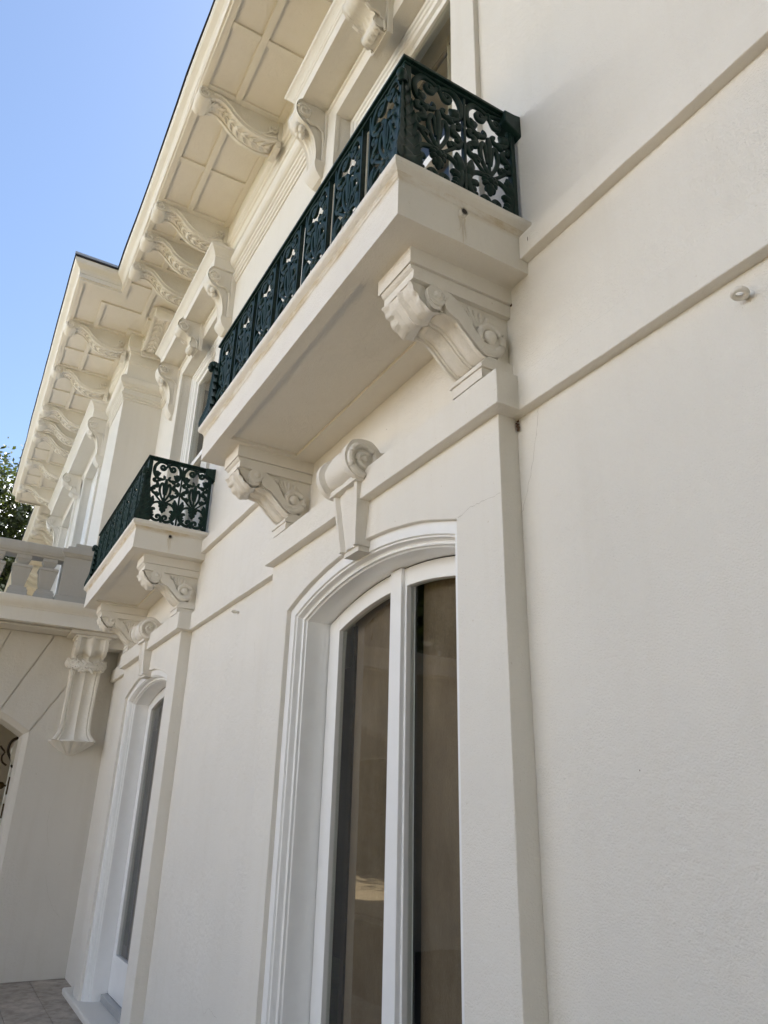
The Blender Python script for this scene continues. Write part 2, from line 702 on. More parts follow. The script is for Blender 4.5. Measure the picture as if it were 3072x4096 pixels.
HALF, SPR, RISE = 0.803, 2.632, 0.145
GB = 0.394                               # foot of the door glass


def keystone(parent, c):
    # volute drum
    x0, x1 = c - 0.153, c + 0.157
    cy, cz = 0.148, 3.146
    k = MB()
    # spool body: bulging barrel with raised rims
    rows = []
    nx = 28
    for i in range(nx + 1):
        s = i / nx
        x = x0 + (x1 - x0) * s
        e = min(s, 1 - s)
        rr = 0.102 if e < 0.14 else 0.076 + 0.016 * math.sin(PI * (s - 0.14) / 0.72)
        row = []
        for j in range(28):
            a = 2 * PI * j / 28
            row.append((x, cy + rr * math.cos(a), cz + rr * 1.03 * math.sin(a)))
        rows.append(row)
    k.grid(rows, closed_v=True)
    o0 = len(k.v) - (nx + 1) * 28
    k.f.append(tuple(range(o0, o0 + 28)))
    k.f.append(tuple(range(o0 + nx * 28, o0 + nx * 28 + 28)))
    # spiral relief on both ends
    for xe in (x0, x1):
        sp = spiral(cy, cz, 0.088, 0.018, 1.6, -PI / 2, 1, 46)
        xo_ = xe - 0.005 if xe == x0 else xe + 0.005
        k.tube([(xo_, p[0], p[1]) for p in sp], lerp_list([0.0155, 0.0140, 0.013], 23), 8)
        k.blob((xe, cy, cz), (0.016, 0.020, 0.020), 10, 8)
    # tie block between drum and wall
    k.prism([(0.0, 3.10), (0.12, 3.06), (0.15, 3.18), (0.0, 3.225)], 'x', x0 + 0.012, x1 - 0.012)
    # tapered stem with raised edges
    rows = []
    n = 14
    for i in range(n + 1):
        t = i / n
        z = 2.745 + (3.075 - 2.745) * t
        yb = 0.140 + 0.030 * t
        hw = 0.082 + 0.045 * t
        row = [(c - hw, 0.05, z), (c - hw, yb, z), (c - hw + 0.022, yb + 0.002, z), (c - hw + 0.034, yb - 0.020, z),
               (c, yb - 0.006, z),
               (c + hw - 0.034, yb - 0.020, z), (c + hw - 0.022, yb + 0.002, z), (c + hw, yb, z), (c + hw, 0.05, z)]
        rows.append(row)
    k.grid(rows)
    k.f.append(tuple(range(len(k.v) - 9 * (n + 1), len(k.v) - 9 * n)))
    k.box(c - 0.138, c + 0.138, 0.06, 0.182, 3.040, 3.066)
    # little foot
    k.box(c - 0.070, c + 0.070, 0.03, 0.118, 2.722, 2.75)
    return k.obj('keystone', CARVED, parent, smooth=35, jit=0.0035, jscale=16)


def french_door(c):
    # stucco surround panel with the arched opening
    x0, x1 = c - 1.071, c + 1.073
    inn = arch_pts(c, HALF, SPR, RISE)
    outer = resample([(x0, 0.0), (x0, 2.975), (x1, 2.975), (x1, 0.0)], 0.15)
    sur = MB()
    sur.prism(inn + outer, 'y', -0.002, 0.089)
    su = sur.obj('door_surround', TRIM, mansion, bevel=0.004, jit=0.002)
    keystone(su, c)
    # white moulded casing
    prof = [(-0.012, 0.0), (-0.012, 0.060), (0.004, 0.064), (0.05, 0.060), (0.054, 0.050), (0.060, 0.048), (0.064, 0.040), (0.066, 0.020),
            (0.074, 0.014), (0.079, 0.020), (0.084, 0.018), (0.086, 0.006), (0.092, 0.0), (0.094, -0.02), (0.094, -0.20), (-0.012, -0.20)]
    cs = MB()
    rows = []
    lines = [arch_pts(c, HALF, SPR, RISE, d_) for d_, y_ in prof]
    for i in range(len(lines[0])):
        rows.append([(lines[k][i][0], prof[k][1], lines[k][i][1]) for k in range(len(prof))])
    cs.grid(rows, closed_v=True)
    door = cs.obj('french_door', WHITE, mansion, smooth=30)
    ws = MB()  # dark strip standing in for the shade in the gap round the leaves
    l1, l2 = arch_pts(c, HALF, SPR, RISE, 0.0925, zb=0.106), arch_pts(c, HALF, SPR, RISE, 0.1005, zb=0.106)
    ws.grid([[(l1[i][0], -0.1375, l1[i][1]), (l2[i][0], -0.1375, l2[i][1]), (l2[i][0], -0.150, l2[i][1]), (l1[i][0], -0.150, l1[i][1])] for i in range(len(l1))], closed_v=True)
    ws.obj('leaf_gap_shade', ROOFM, door)
    # leaves
    yF, yB = -0.132, -0.176
    def az(x, inset):
        R = (HALF * HALF + RISE * RISE) / (2 * RISE)
        zc = SPR + RISE - R
        return zc + math.sqrt((R - inset) ** 2 - (x - c) ** 2)
    for sgn in (1, -1):
        lo = MB()
        # outer stile, inner stile, bottom rail, arched top rail
        xo = c + sgn * (HALF - 0.099)
        xi = c - 0.032 + sgn * 0.003
        so = xo - sgn * 0.116
        si = c + 0.026 if sgn > 0 else c - 0.094
        z0 = 0.11
        def stile(xa, xb, yf):
            a, b = min(xa, xb), max(xa, xb)
            zz = resample([(a, z0), (a, az(a, 0.099))], 0.3) + [(b, az(b, 0.099))] + [(b, z0)]
            lo.prism(zz, 'y', yB, yf)
        stile(xo, so, yF)
        stile(xi, si, yF)
        a, b = min(so, si), max(so, si)
        lo.box(a, b, yB, yF - 0.001, z0, GB + 0.02)
        n = 12
        top = [(a + (b - a) * k / n, az(a + (b - a) * k / n, 0.099)) for k in range(n + 1)]
        bot = [(b - (b - a) * k / n, az(b - (b - a) * k / n, 0.185)) for k in range(n + 1)]
        lo.prism(top + bot, 'y', yB, yF - 0.001)
        lf = lo.obj('door_leaf', WHITE, door, bevel=0.003)
        # glazing bead
        # panes
        gp = MB()
        outl = [(a - 0.0, GB)] + [(a + (b - a) * k / n, az(a + (b - a) * k / n, 0.175)) for k in range(n + 1)] + [(b, GB)]
        gp.prism(outl, 'y', -0.160, -0.156)
        gp.obj('pane', GLASS, door)
        sc = MB()
        outl2 = [(a - 0.02, GB - 0.06)] + [(p[0], p[1] + 0.03) for p in top[0:1]] + [(a + (b - a) * k / n, az(a + (b - a) * k / n, 0.13)) for k in range(n + 1)] + [(b + 0.02, GB - 0.06)]
        sc.prism(outl2, 'y', -0.235, -0.228)
        sc.obj('sun_screen', SCREEN, door)
        # dark gap strip where the screen stops short of the frame
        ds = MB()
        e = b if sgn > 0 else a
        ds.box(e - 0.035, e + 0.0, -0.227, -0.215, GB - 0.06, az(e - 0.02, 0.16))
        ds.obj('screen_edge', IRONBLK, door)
    # astragal covering the meeting stiles
    asl = MB()
    asl.box(c - 0.080, c + 0.018, -0.132, -0.110, 0.11, az(c, 0.10))
    asl.obj('meeting_stile', WHITE, door, bevel=0.004)
    th = MB()
    th.box(c - HALF + 0.095, c + HALF - 0.095, -0.26, -0.08, 0.050, 0.106)
    th.obj('threshold', FLASH, door, bevel=0.003)
    st = MB()
    st.prism([(c - 1.40, 0.13), (c + 1.40, 0.13), (c + 1.40, -0.10), (c - 1.40, -0.10)], 'z', -0.004, 0.052)
    st.obj('door_step', TRIM, mansion, bevel=0.012)
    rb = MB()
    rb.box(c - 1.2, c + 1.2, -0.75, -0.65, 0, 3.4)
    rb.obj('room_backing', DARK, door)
    return su, door


surr = []
for c in DOORS:
    surr.append(french_door(c))

# ------------------------------------------------------------------ carved corbel (balcony support)
def make_corbel():
    """local: x across, y out from wall, z relative to slab underside (0)"""
    k = MB()
    W0, W1 = 0.018, 0.218
    # cap mouldings
    k.sweep([(0, -0.075), (0.0, -0.004), (-0.02, -0.0005)], [(0.0, 0), (0.0, 0.474), (0.236, 0.474), (0.236, 0)][::-1])
    k.box(0.001, 0.235, 0.0, 0.473, -0.0745, -0.002)
    k.prism([(0.0, -0.076), (0.468, -0.076), (0.462, -0.090), (0.452, -0.096), (0.452, -0.132), (0.0, -0.132)], 'x', 0.012, 0.224)
    # core plate (recessed side)
    lower = [(0.448, -0.132), (0.436, -0.160), (0.415, -0.185), (0.385, -0.218), (0.350, -0.228), (0.322, -0.214), (0.306, -0.222),
             (0.276, -0.228), (0.247, -0.240), (0.210, -0.273), (0.161, -0.321), (0.124, -0.344), (0.085, -0.334), (0.058, -0.305)]
    lc = [tuple(p) for p in catmull([(a, b, 0) for a, b in lower], 5)]
    lc2 = [(p[0], p[1]) for p in lc]
    k.prism([(0.0, -0.131)] + lc2 + [(0.05, -0.39), (0.0, -0.39)], 'x', W0 + 0.016, W1 - 0.016)
    # front leaf-wrapped roll and fluted S underside as relief loft
    rows = []
    N = len(lc2)
    for i, p in enumerate(lc2):
        a = lc2[max(i - 1, 0)]
        b = lc2[min(i + 1, N - 1)]
        t = Vector((b[0] - a[0], b[1] - a[1])).normalized()
        nrm = Vector((-t.y, t.x))
        if nrm.y > 0 and nrm.x < 0:
            nrm = -nrm
        u = i / (N - 1)
        front = u < 0.40
        row = []
        ns = 41
        for j in range(ns):
            s = -1 + 2 * j / (ns - 1)
            e = abs(s)
            if front:
                h = 0.002 + 0.016 * max(0, (e - 0.55) / 0.45) ** 1.5 + 0.011 * math.exp(-(s / 0.11) ** 2) - 0.008 * math.exp(-((e - 0.35) / 0.14) ** 2)
                h += 0.004 * math.sin(u * 75) * (e > 0.7)
            else:
                h = 0.013 if e > 0.88 else (-0.006 if e > 0.80 else 0.011 * math.sin(PI * min(1, max(0, (e - 0.10) / 0.68))) - 0.004)
                if e < 0.10:
                    h = 0.006 if e > 0.045 else -0.007
            row.append((W0 + (W1 - W0) * (s + 1) / 2, p[0] + nrm.x * h, p[1] + nrm.y * h))
        rows.append(row)
    k.grid(rows)
    # the roll at the foot of the front leaf
    rr_ = []
    for j in range(21):
        s = -1 + 2 * j / 20
        rr_.append(0.024 + 0.008 * abs(s) ** 2 + 0.007 * math.exp(-(s / 0.13) ** 2))
    k.tube([(W0 + (W1 - W0) * j / 20, 0.352, -0.196) for j in range(21)], rr_, 14)
    # S band on both cheeks
    up = [(0.352, -0.122), (0.318, -0.126), (0.280, -0.138), (0.240, -0.166), (0.205, -0.204), (0.176, -0.250), (0.152, -0.279), (0.118, -0.297), (0.088, -0.286), (0.080, -0.262)]
    upc = [(p[0], p[1]) for p in catmull([(a, b, 0) for a, b in up], 4)]
    lo = [(0.047, -0.245), (0.046, -0.290), (0.062, -0.325), (0.092, -0.345), (0.124, -0.347), (0.161, -0.325), (0.210, -0.277), (0.247, -0.244), (0.276, -0.230), (0.302, -0.214), (0.312, -0.185), (0.318, -0.160)]
    loc_ = [(p[0], p[1]) for p in catmull([(a, b, 0) for a, b in lo], 4)]
    for xa, xb, sg in ((W0 - 0.004, W0 + 0.022, 1), (W1 - 0.022, W1 + 0.004, -1)):
        k.prism(upc + loc_, 'x', xa, xb)
        xs = xa if sg == 1 else xb
        # lower volute: the band curls up round a ball
        k.tube([(xs + sg * 0.010, p[0], p[1]) for p in spiral(0.102, -0.264, 0.066, 0.043, 0.95, -PI * 0.30, -1, 40)],
               lerp_list([0.019, 0.020, 0.014], 20), 10)
        k.blob((xs + sg * 0.006, 0.104, -0.262), (0.026, 0.030, 0.031), 14, 10)
        # upper volute: ringed disc with an eye
        k.tube([(xs + sg * 0.016, 0.346, -0.166), (xs + sg * 0.0, 0.346, -0.166)], [0.045, 0.043], 24)
        k.tube([(xs + sg * 0.004, p[0], p[1]) for p in spiral(0.346, -0.166, 0.037, 0.030, 0.9, PI * 0.5, 1, 24)], lerp_list([0.008, 0.008, 0.004], 12), 6)
        k.blob((xs + sg * 0.002, 0.344, -0.164), (0.014, 0.017, 0.017), 12, 8)
        # palmette sprouting from the lower volute
        xq = xs + sg * 0.017
        for (x1_, z1_, bend, rr) in ((0.192, -0.148, -0.006, 0.011), (0.168, -0.150, 0.003, 0.010), (0.138, -0.152, 0.008, 0.012), (0.104, -0.164, 0.014, 0.013), (0.072, -0.184, 0.014, 0.011)):
            b0 = Vector((0.150, -0.225))
            e1 = Vector((x1_, z1_))
            dn = (e1 - b0)
            pn = Vector((-dn.y, dn.x)).normalized()
            pts = [(xq, *(b0 + dn * (q / 7) + pn * bend * math.sin(PI * q / 7))) for q in range(8)]
            k.tube(pts, [rr * (0.30 + 0.70 * math.sin(PI * (0.05 + 0.80 * q / 7))) for q in range(8)], 7, flat=((1, 0, 0), 0.7))
        k.blob((xq, 0.216, -0.162), (0.012, 0.014, 0.014), 10, 8)
        k.tube([(xq, 0.150, -0.275), (xq, 0.158, -0.245), (xq, 0.190, -0.190), (xq, 0.206, -0.160)], [0.007, 0.008, 0.007, 0.006], 6)
    # base block
    k.prism([(0.0, -0.402), (0.150, -0.402), (0.152, -0.388), (0.140, -0.380), (0.132, -0.366), (0.112, -0.352), (0.0, -0.350)], 'x', W0 - 0.004, W1 + 0.004)
    k.prism([(0.0, -0.446), (0.142, -0.446), (0.142, -0.403), (0.0, -0.403)], 'x', W0 + 0.006, W1 - 0.006)
    return k


# ------------------------------------------------------------------ balconies
ZB = 3.55
corbel0 = None
for i in (0, 1):
    xa, xb, yf = 1.691 + DX * i, 3.993 + DX * i, 0.592
    s = MB()
    prof = [(-0.02, ZB), (0, ZB), (0, 3.716), (0.004, 3.720), (0.006, 3.728), (0.012, 3.738), (0.022, 3.745), (0.030, 3.752), (0.034, 3.760), (0.034, 3.780), (0.028, 3.786), (-0.03, 3.789)]
    s.sweep(prof, [(xa, 0.0), (xa, yf), (xb, yf), (xb, 0.0)][::1] if False else [(xb, 0.0), (xb, yf), (xa, yf), (xa, 0.0)][::-1], step=0.1)
    s.box(xa + 0.02, xb - 0.02, 0.0, yf - 0.02, ZB + 0.018, 3.7885)
    # frame boards of the sunk soffit panel
    s.box(xa + 0.019, xb - 0.019, 0.531, yf - 0.019, ZB + 0.0005, ZB + 0.019)
    s.box(xa + 0.019, xb - 0.019, 0.001, 0.127, ZB + 0.0005, ZB + 0.019)
    s.box(xa + 0.019, xa + 0.393, 0.127, 0.531, ZB + 0.0005, ZB + 0.019)
    s.box(xb - 0.375, xb - 0.019, 0.127, 0.531, ZB + 0.0005, ZB + 0.019)
    bal = s.obj('balcony', STAINED, mansion, bevel=0.003, jit=0.002)
    for xx in (xa + 0.106, xa + 1.955):
        if corbel0 is None:
            corbel0 = make_corbel().obj('corbel', CARVED, bal, smooth=40, jit=0.0015, jscale=30)
            co = corbel0
        else:
            co = corbel0.copy()
            COL.objects.link(co)
            co.parent = bal
        co.location = (xx, 0, ZB)
    dr = MB()
    dr.tube([(xa + 0.03, 0.314, 3.690), (xa - 0.018, 0.314, 3.688)], [0.017, 0.017], 14, caps=False)
    dr.tube([(xa + 0.03, 0.314, 3.690), (xa - 0.018, 0.314, 3.688)], [0.012, 0.012], 14, caps=False)
    dr.obj('drain_spout', CARVED, bal, smooth=40)
    dk = MB()
    dk.tube([(xa - 0.0155, 0.314, 3.688), (xa - 0.017, 0.314, 3.688)], [0.0122, 0.0122], 12)
    dk.obj('drain_hole', DARK, bal)

# ------------------------------------------------------------------ iron railing
PCZ = 3.805


def scroll_panel():
    """local: x along rail (centre 0), y depth, z from 3.80"""
    k = MB()
    F = ((0, 1, 0), 0.85)

    def tb(pts, rad, n=4, side=7):
        p3 = [(a, 0, z - PCZ) for a, z in pts]
        cc = catmull(p3, n)
        rr = lerp_list(rad, n)
        k.tube(cc, [q * 1.36 for q in rr], side, flat=F)

    for s in (1, -1):
        m_ = lambda L: [(s * a, z) for a, z in L]
        # ring
        tb(m_([(0.0, 4.332), (0.035, 4.350), (0.075, 4.350), (0.105, 4.315), (0.113, 4.272), (0.102, 4.230), (0.075, 4.200), (0.043, 4.193), (0.02, 4.204), (0.020, 4.222), (0.032, 4.224)]),
           [0.006, 0.008, 0.010, 0.011, 0.011, 0.011, 0.010, 0.009, 0.008, 0.008, 0.009])
        # hanging volute in the ring
        tb(m_([(0.002, 4.330), (0.014, 4.314), (0.030, 4.288), (0.050, 4.287), (0.060, 4.303), (0.052, 4.320), (0.036, 4.320), (0.032, 4.306), (0.042, 4.302)]),
           [0.007, 0.008, 0.009, 0.009, 0.009, 0.008, 0.008, 0.008, 0.009])
        # leaf reaching into the ring
        tb(m_([(0.104, 4.222), (0.090, 4.226), (0.074, 4.240), (0.054, 4.252)]), [0.008, 0.017, 0.015, 0.003])
        tb(m_([(0.100, 4.245), (0.088, 4.252), (0.074, 4.262)]), [0.007, 0.012, 0.003])
        # small curl under the ring and outer C scroll
        tb(m_([(0.090, 4.192), (0.104, 4.182), (0.098, 4.166), (0.082, 4.168), (0.070, 4.152), (0.070, 4.130), (0.086, 4.122), (0.102, 4.112), (0.110, 4.092), (0.102, 4.070), (0.084, 4.060), (0.068, 4.066), (0.066, 4.078)]),
           [0.010, 0.011, 0.009, 0.008, 0.011, 0.014, 0.012, 0.009, 0.009, 0.009, 0.010, 0.011, 0.004])
        k.blob((s * 0.068, 0, 4.132 - PCZ), (0.016, 0.012, 0.018), 8, 6)
        # palmette loops
        tb(m_([(0.0, 3.995), (0.026, 4.040), (0.043, 4.085), (0.044, 4.128), (0.033, 4.158), (0.021, 4.152), (0.016, 4.120), (0.010, 4.060)]),
           [0.007, 0.007, 0.008, 0.009, 0.009, 0.008, 0.007, 0.005])
        # stem to the outer scroll
        tb(m_([(0.010, 3.985), (0.034, 4.005), (0.060, 4.030), (0.078, 4.050), (0.092, 4.062)]), [0.007, 0.006, 0.006, 0.007, 0.006])
        tb(m_([(0.060, 4.042), (0.052, 4.058), (0.050, 4.072)]), [0.009, 0.009, 0.003])
        # lower scroll with acanthus
        tb(m_([(0.020, 3.985), (0.046, 3.986), (0.074, 3.976), (0.097, 3.955), (0.109, 3.920), (0.106, 3.882), (0.090, 3.850), (0.064, 3.828), (0.034, 3.822), (0.012, 3.836), (0.010, 3.858), (0.024, 3.872), (0.040, 3.864), (0.038, 3.850), (0.028, 3.852)]),
           [0.006, 0.008, 0.008, 0.011, 0.013, 0.012, 0.011, 0.010, 0.009, 0.009, 0.009, 0.009, 0.009, 0.009, 0.008])
        tb(m_([(0.104, 3.930), (0.104, 3.965), (0.096, 4.000), (0.090, 4.032)]), [0.010, 0.017, 0.014, 0.004])
        tb(m_([(0.104, 3.900), (0.088, 3.912), (0.070, 3.920), (0.058, 3.912)]), [0.009, 0.014, 0.011, 0.003])
        tb(m_([(0.102, 3.870), (0.082, 3.884), (0.068, 3.884)]), [0.008, 0.011, 0.003])
        tb(m_([(0.080, 3.838), (0.098, 3.824), (0.110, 3.812)]), [0.008, 0.010, 0.005])
        # flower petals
        for ang in (0.25, 0.95, -0.55):
            c = Vector((s * 0.024 * math.cos(ang), -0.0, 3.965 + 0.026 * math.sin(ang) - PCZ))
            k.blob(c, (0.019, 0.012, 0.014), 8, 6)
    k.blob((0, 0, 4.334 - PCZ), (0.013, 0.013, 0.016), 8, 6)
    for s in (1, -1):
        # collars where the casting meets the bars, and extra leaf tips
        for z in (4.272, 4.095, 3.925):
            k.blob((s * 0.117, 0, z - PCZ), (0.011, 0.010, 0.013), 7, 5)
        tb([(s * 0.046, 4.205), (s * 0.060, 4.184), (s * 0.078, 4.178)], [0.008, 0.011, 0.004])
        tb([(s * 0.104, 4.112), (s * 0.092, 4.098), (s * 0.080, 4.100)], [0.007, 0.010, 0.003])
        tb([(s * 0.092, 3.852), (s * 0.074, 3.862), (s * 0.064, 3.872)], [0.008, 0.010, 0.003])
        tb([(s * 0.106, 3.975), (s * 0.088, 3.990), (s * 0.078, 4.008)], [0.008, 0.010, 0.003])
    tb([(0.0, 4.206), (0.0, 4.170), (0.0, 4.110), (0.0, 4.040), (0.0, 3.985)], [0.007, 0.012, 0.010, 0.006, 0.008])
    k.blob((0, 0.0, 3.968 - PCZ), (0.018, 0.018, 0.018), 10, 8)
    k.blob((0, 0, 3.935 - PCZ), (0.020, 0.014, 0.024), 8, 6)
    k.blob((0.016, 0, 3.925 - PCZ), (0.012, 0.011, 0.018), 8, 6)
    k.blob((-0.016, 0, 3.925 - PCZ), (0.012, 0.011, 0.018), 8, 6)
    tb([(0, 3.925), (0, 3.905), (0, 3.892)], [0.014, 0.010, 0.003])
    tb([(0, 3.836), (0, 3.822), (0, 3.806)], [0.008, 0.011, 0.008])
    return k


def corner_leaf():
    """acanthus wrapped round a corner: origin at the corner foot, wings along +x (front) and -y (side), bulging (-x,+y)"""
    k = MB()
    dg = Vector((-1, 1)).normalized()
    nz, ns = 70, 41
    rows = []
    for i in range(nz + 1):
        t = i / nz
        lob = abs(math.sin(t * PI * 7.5))
        w_ = (0.072 * (1 - t) ** 0.9 + 0.024) * (0.78 + 0.30 * lob)
        out = 0.022 + 0.050 * math.exp(-((t - 0.05) / 0.22) ** 2) + 0.010 * math.exp(-((t - 0.5) / 0.3) ** 2)
        row = []
        for j in range(ns):
            s = -1 + 2 * j / (ns - 1)
            a = abs(s)
            ph = t * 7.5 - a * 1.1
            rib = 0.011 * (abs(math.sin(PI * ph)) - 0.5) * min(1, a * 2.2)
            mid = 0.012 * math.exp(-(s / 0.09) ** 2) - 0.007 * math.exp(-((a - 0.2) / 0.08) ** 2)
            curl = 0.020 * max(0, a - 0.72) / 0.28 * lob
            o = out * (1 - 0.55 * a ** 1.3) + rib + mid + curl
            row.append((dg.x * o + (w_ * a if s > 0 else 0), dg.y * o - (w_ * a if s < 0 else 0), 0.432 * t + 0.030 * a * a * lob))
        rows.append(row)
    k.grid(rows)
    k.grid([[(p[0] + 0.007, p[1] - 0.007, p[2] - 0.002) for p in r_] for r_ in rows])
    tip = []
    for q in range(11):
        a = q / 10 * PI * 1.35
        e = 0.016 + 0.018 * (1 - math.cos(a))
        tip.append((dg.x * e, dg.y * e, 0.430 + 0.024 * math.sin(a)))
    k.tube(tip, lerp_list([0.017, 0.019, 0.016], 5), 12)
    k.blob((dg.x * 0.046, dg.y * 0.046, 0.436), (0.019, 0.019, 0.018), 12, 8)
    return k


RT = 4.382


def make_railing():
    R0 = empty('balcony_railing', '', 'railing')
    xa, xb, yf = 1.703, 3.972, 0.570            # outer planes
    t = MB()
    t.box(xa - 0.012, xb + 0.012, yf - 0.040, yf + 0.010, RT - 0.014, RT)
    t.box(xa - 0.012, xa + 0.038, 0.02, yf - 0.041, RT - 0.014, RT)
    t.box(xb - 0.038, xb + 0.012, 0.02, yf - 0.041, RT - 0.014, RT)
    t.box(xa, xb, yf - 0.032, yf - 0.002, RT - 0.027, RT - 0.0145)
    t.box(xa + 0.002, xa + 0.030, 0.02, yf - 0.033, RT - 0.027, RT - 0.0145)
    t.box(xb - 0.030, xb - 0.002, 0.02, yf - 0.033, RT - 0.027, RT - 0.0145)
    t.obj('top_rail', IRON, R0, bevel=0.002)
    b = MB()
    b.box(xa + 0.004, xb - 0.004, yf - 0.028, yf - 0.004, 3.792, 3.804)
    b.box(xa + 0.004, xa + 0.028, 0.02, yf - 0.029, 3.792, 3.804)
    b.box(xb - 0.028, xb - 0.004, 0.02, yf - 0.029, 3.792, 3.804)
    b.obj('bottom_rail', IRON, R0, bevel=0.002)
    for cx in (xa, xb - 0.034):
        p = MB()
        p.box(cx, cx + 0.034, yf - 0.034, yf, 3.789, RT - 0.035)
        p.obj('corner_post', IRON, R0, bevel=0.003)
        p = MB()
        p.box(cx, cx + 0.03, 0.018, 0.042, 3.789, RT - 0.035)
        p.obj('wall_post', IRON, R0, bevel=0.003)
        s = MB()
        s.prism([(-0.004, -0.085), (0.03, -0.062), (0.085, -0.035), (0.085, 0.030), (0.03, 0.034), (-0.004, 0.042)], 'x', cx - 0.022, cx + 0.054)
        so = s.obj('wall_socket', IRON, R0, bevel=0.006)
        so.location = (0, 0, RT - 0.03)
    bar = MB()
    bar.box(-0.006, 0.006, -0.011, 0.011, 3.804, RT - 0.034)
    b0 = bar.obj('bar', IRON, R0, bevel=0.0015)
    P0 = scroll_panel().obj('scroll_panel', IRON, R0, smooth=50)
    first = [True, True]

    def put(src, k, loc, rz=0):
        if first[k]:
            o = src
            first[k] = False
        else:
            o = src.copy()
            COL.objects.link(o)
            o.parent = R0
        o.location = loc
        o.rotation_euler = (0, 0, rz)
    n = 7
    x0 = xa + 0.038
    pitch = 0.330
    for i in range(n):
        put(P0, 1, (x0 + 0.119 + i * pitch * (xb - xa - 0.076 - 0.238) / (pitch * 6), yf - 0.016, PCZ))
    step = (xb - xa - 0.076 - 0.238) / 6
    for i in range(6):
        c = x0 + 0.119 + (i + 0.5) * step
        put(b0, 0, (c - 0.036, yf - 0.016, 0))
        put(b0, 0, (c + 0.036, yf - 0.016, 0))
    for cx in (xa + 0.016, xb - 0.016):
        for yy in (0.402, 0.150):
            put(P0, 1, (cx, yy, PCZ), PI / 2)
        put(b0, 0, (cx, 0.276, 0), PI / 2)
    cl = corner_leaf()
    l1 = cl.obj('corner_leaf', IRON, R0, smooth=60)
    l1.location = (xa + 0.002, yf - 0.002, 3.790)
    l2 = l1.copy()
    COL.objects.link(l2)
    l2.location = (xb - 0.002, yf - 0.002, 3.790)
    l2.scale = (-1, 1, 1)
    return R0


rail1 = make_railing()
rail1['label'] = 'large dark green scrollwork iron railing on the near balcony, upper centre'
rail1['group'] = 'cast iron balcony railings'
rail2 = copy_tree(rail1, None, (DX, 0, 0))
rail2['label'] = 'smaller looking dark green scrollwork iron railing on the far balcony beside the porch'

# ------------------------------------------------------------------ upper windows
def rect_casing(mb, x0, x1, z0, z1, prof):
    rows = []
    for (xx, zz, sx, sz) in ((x1, z0, -1, 0), (x1, z1, -1, -1), (x0, z1, 1, -1), (x0, z0, 1, 0)):
        rows.append([(xx + sx * d_, y_, zz + sz * d_) for d_, y_ in prof])
    mb.grid(rows, closed_v=True)


def upper_window(c, half, z0, z1, yb, curtain=True):
    w_ = MB()
    prof = [(0.0, yb - 0.24), (0.0, yb - 0.095), (0.012, yb - 0.088), (0.045, yb - 0.090), (0.050, yb - 0.102), (0.066, yb - 0.106), (0.072, yb - 0.118), (0.105, yb - 0.122), (0.110, yb - 0.14), (0.110, yb - 0.24)]
    rect_casing(w_, c - half, c + half, z0, z1, prof)
    win = w_.obj('window', WHITE, mansion, smooth=30)
    xa, xb, zt = c - half + 0.111, c + half - 0.111, z1 - 0.111
    mid = 5.13
    for (za, zb, yy) in ((mid - 0.03, zt, yb - 0.145), (z0, mid + 0.03, yb - 0.185)):
        s = MB()
        for (a, b, e, f_) in ((xa, xa + 0.055, za, zb), (xb - 0.055, xb, za, zb), (xa + 0.055, xb - 0.055, za, za + 0.06), (xa + 0.055, xb - 0.055, zb - 0.055, zb)):
            s.box(a, b, yy - 0.035, yy, e, f_)
        s.obj('sash', WHITE, win, bevel=0.002)
        gp = MB()
        gp.box(xa + 0.05, xb - 0.05, yy - 0.02, yy - 0.016, za + 0.055, zb - 0.05)
        gp.obj('pane', GLASS, win)
    if curtain:
        cu = MB()
        for (a, b) in ((xa - 0.05, xa + 0.42), (xb - 0.42, xb + 0.05)):
            rows = []
            for i in range(40):
                x = a + (b - a) * i / 39
                y = yb - 0.32 + 0.03 * math.sin(i * 1.25) + 0.012 * math.sin(i * 0.47)
                rows.append([(x, y, z0), (x, y, 5.0), (x, y, zt + 0.02)])
            cu.grid(rows)
        cu.obj('curtain', CURTAIN, win, smooth=60)
        ce = MB()
        ce.box(xa - 0.2, xb + 0.2, yb - 2.5, yb - 0.26, zt + 0.05, zt + 0.1)
        ce.obj('room_ceiling', ROOMC, win)
        po = MB()
        po.tube([(xa - 0.1, yb - 0.33, zt - 0.06), (xb + 0.1, yb - 0.33, zt - 0.06)], [0.018, 0.018], 10)
        po.obj('curtain_pole', BRASS, win, smooth=40)
    return win


def surround(c, half, yb, z0, z1, wide=0.20):
    s = MB()
    a, b = c - half - wide, c + half + wide
    pts = resample([(a, z0), (a, z1), (b, z1), (b, z0)], 0.2) + resample([(c + half, z0), (c + half, 6.44), (c - half, 6.44), (c - half, z0)], 0.2)
    s.prism(pts, 'y', yb - 0.002, yb + 0.030)
    return s.obj('window_surround', TRIM, mansion, bevel=0.003, jit=0.0015)


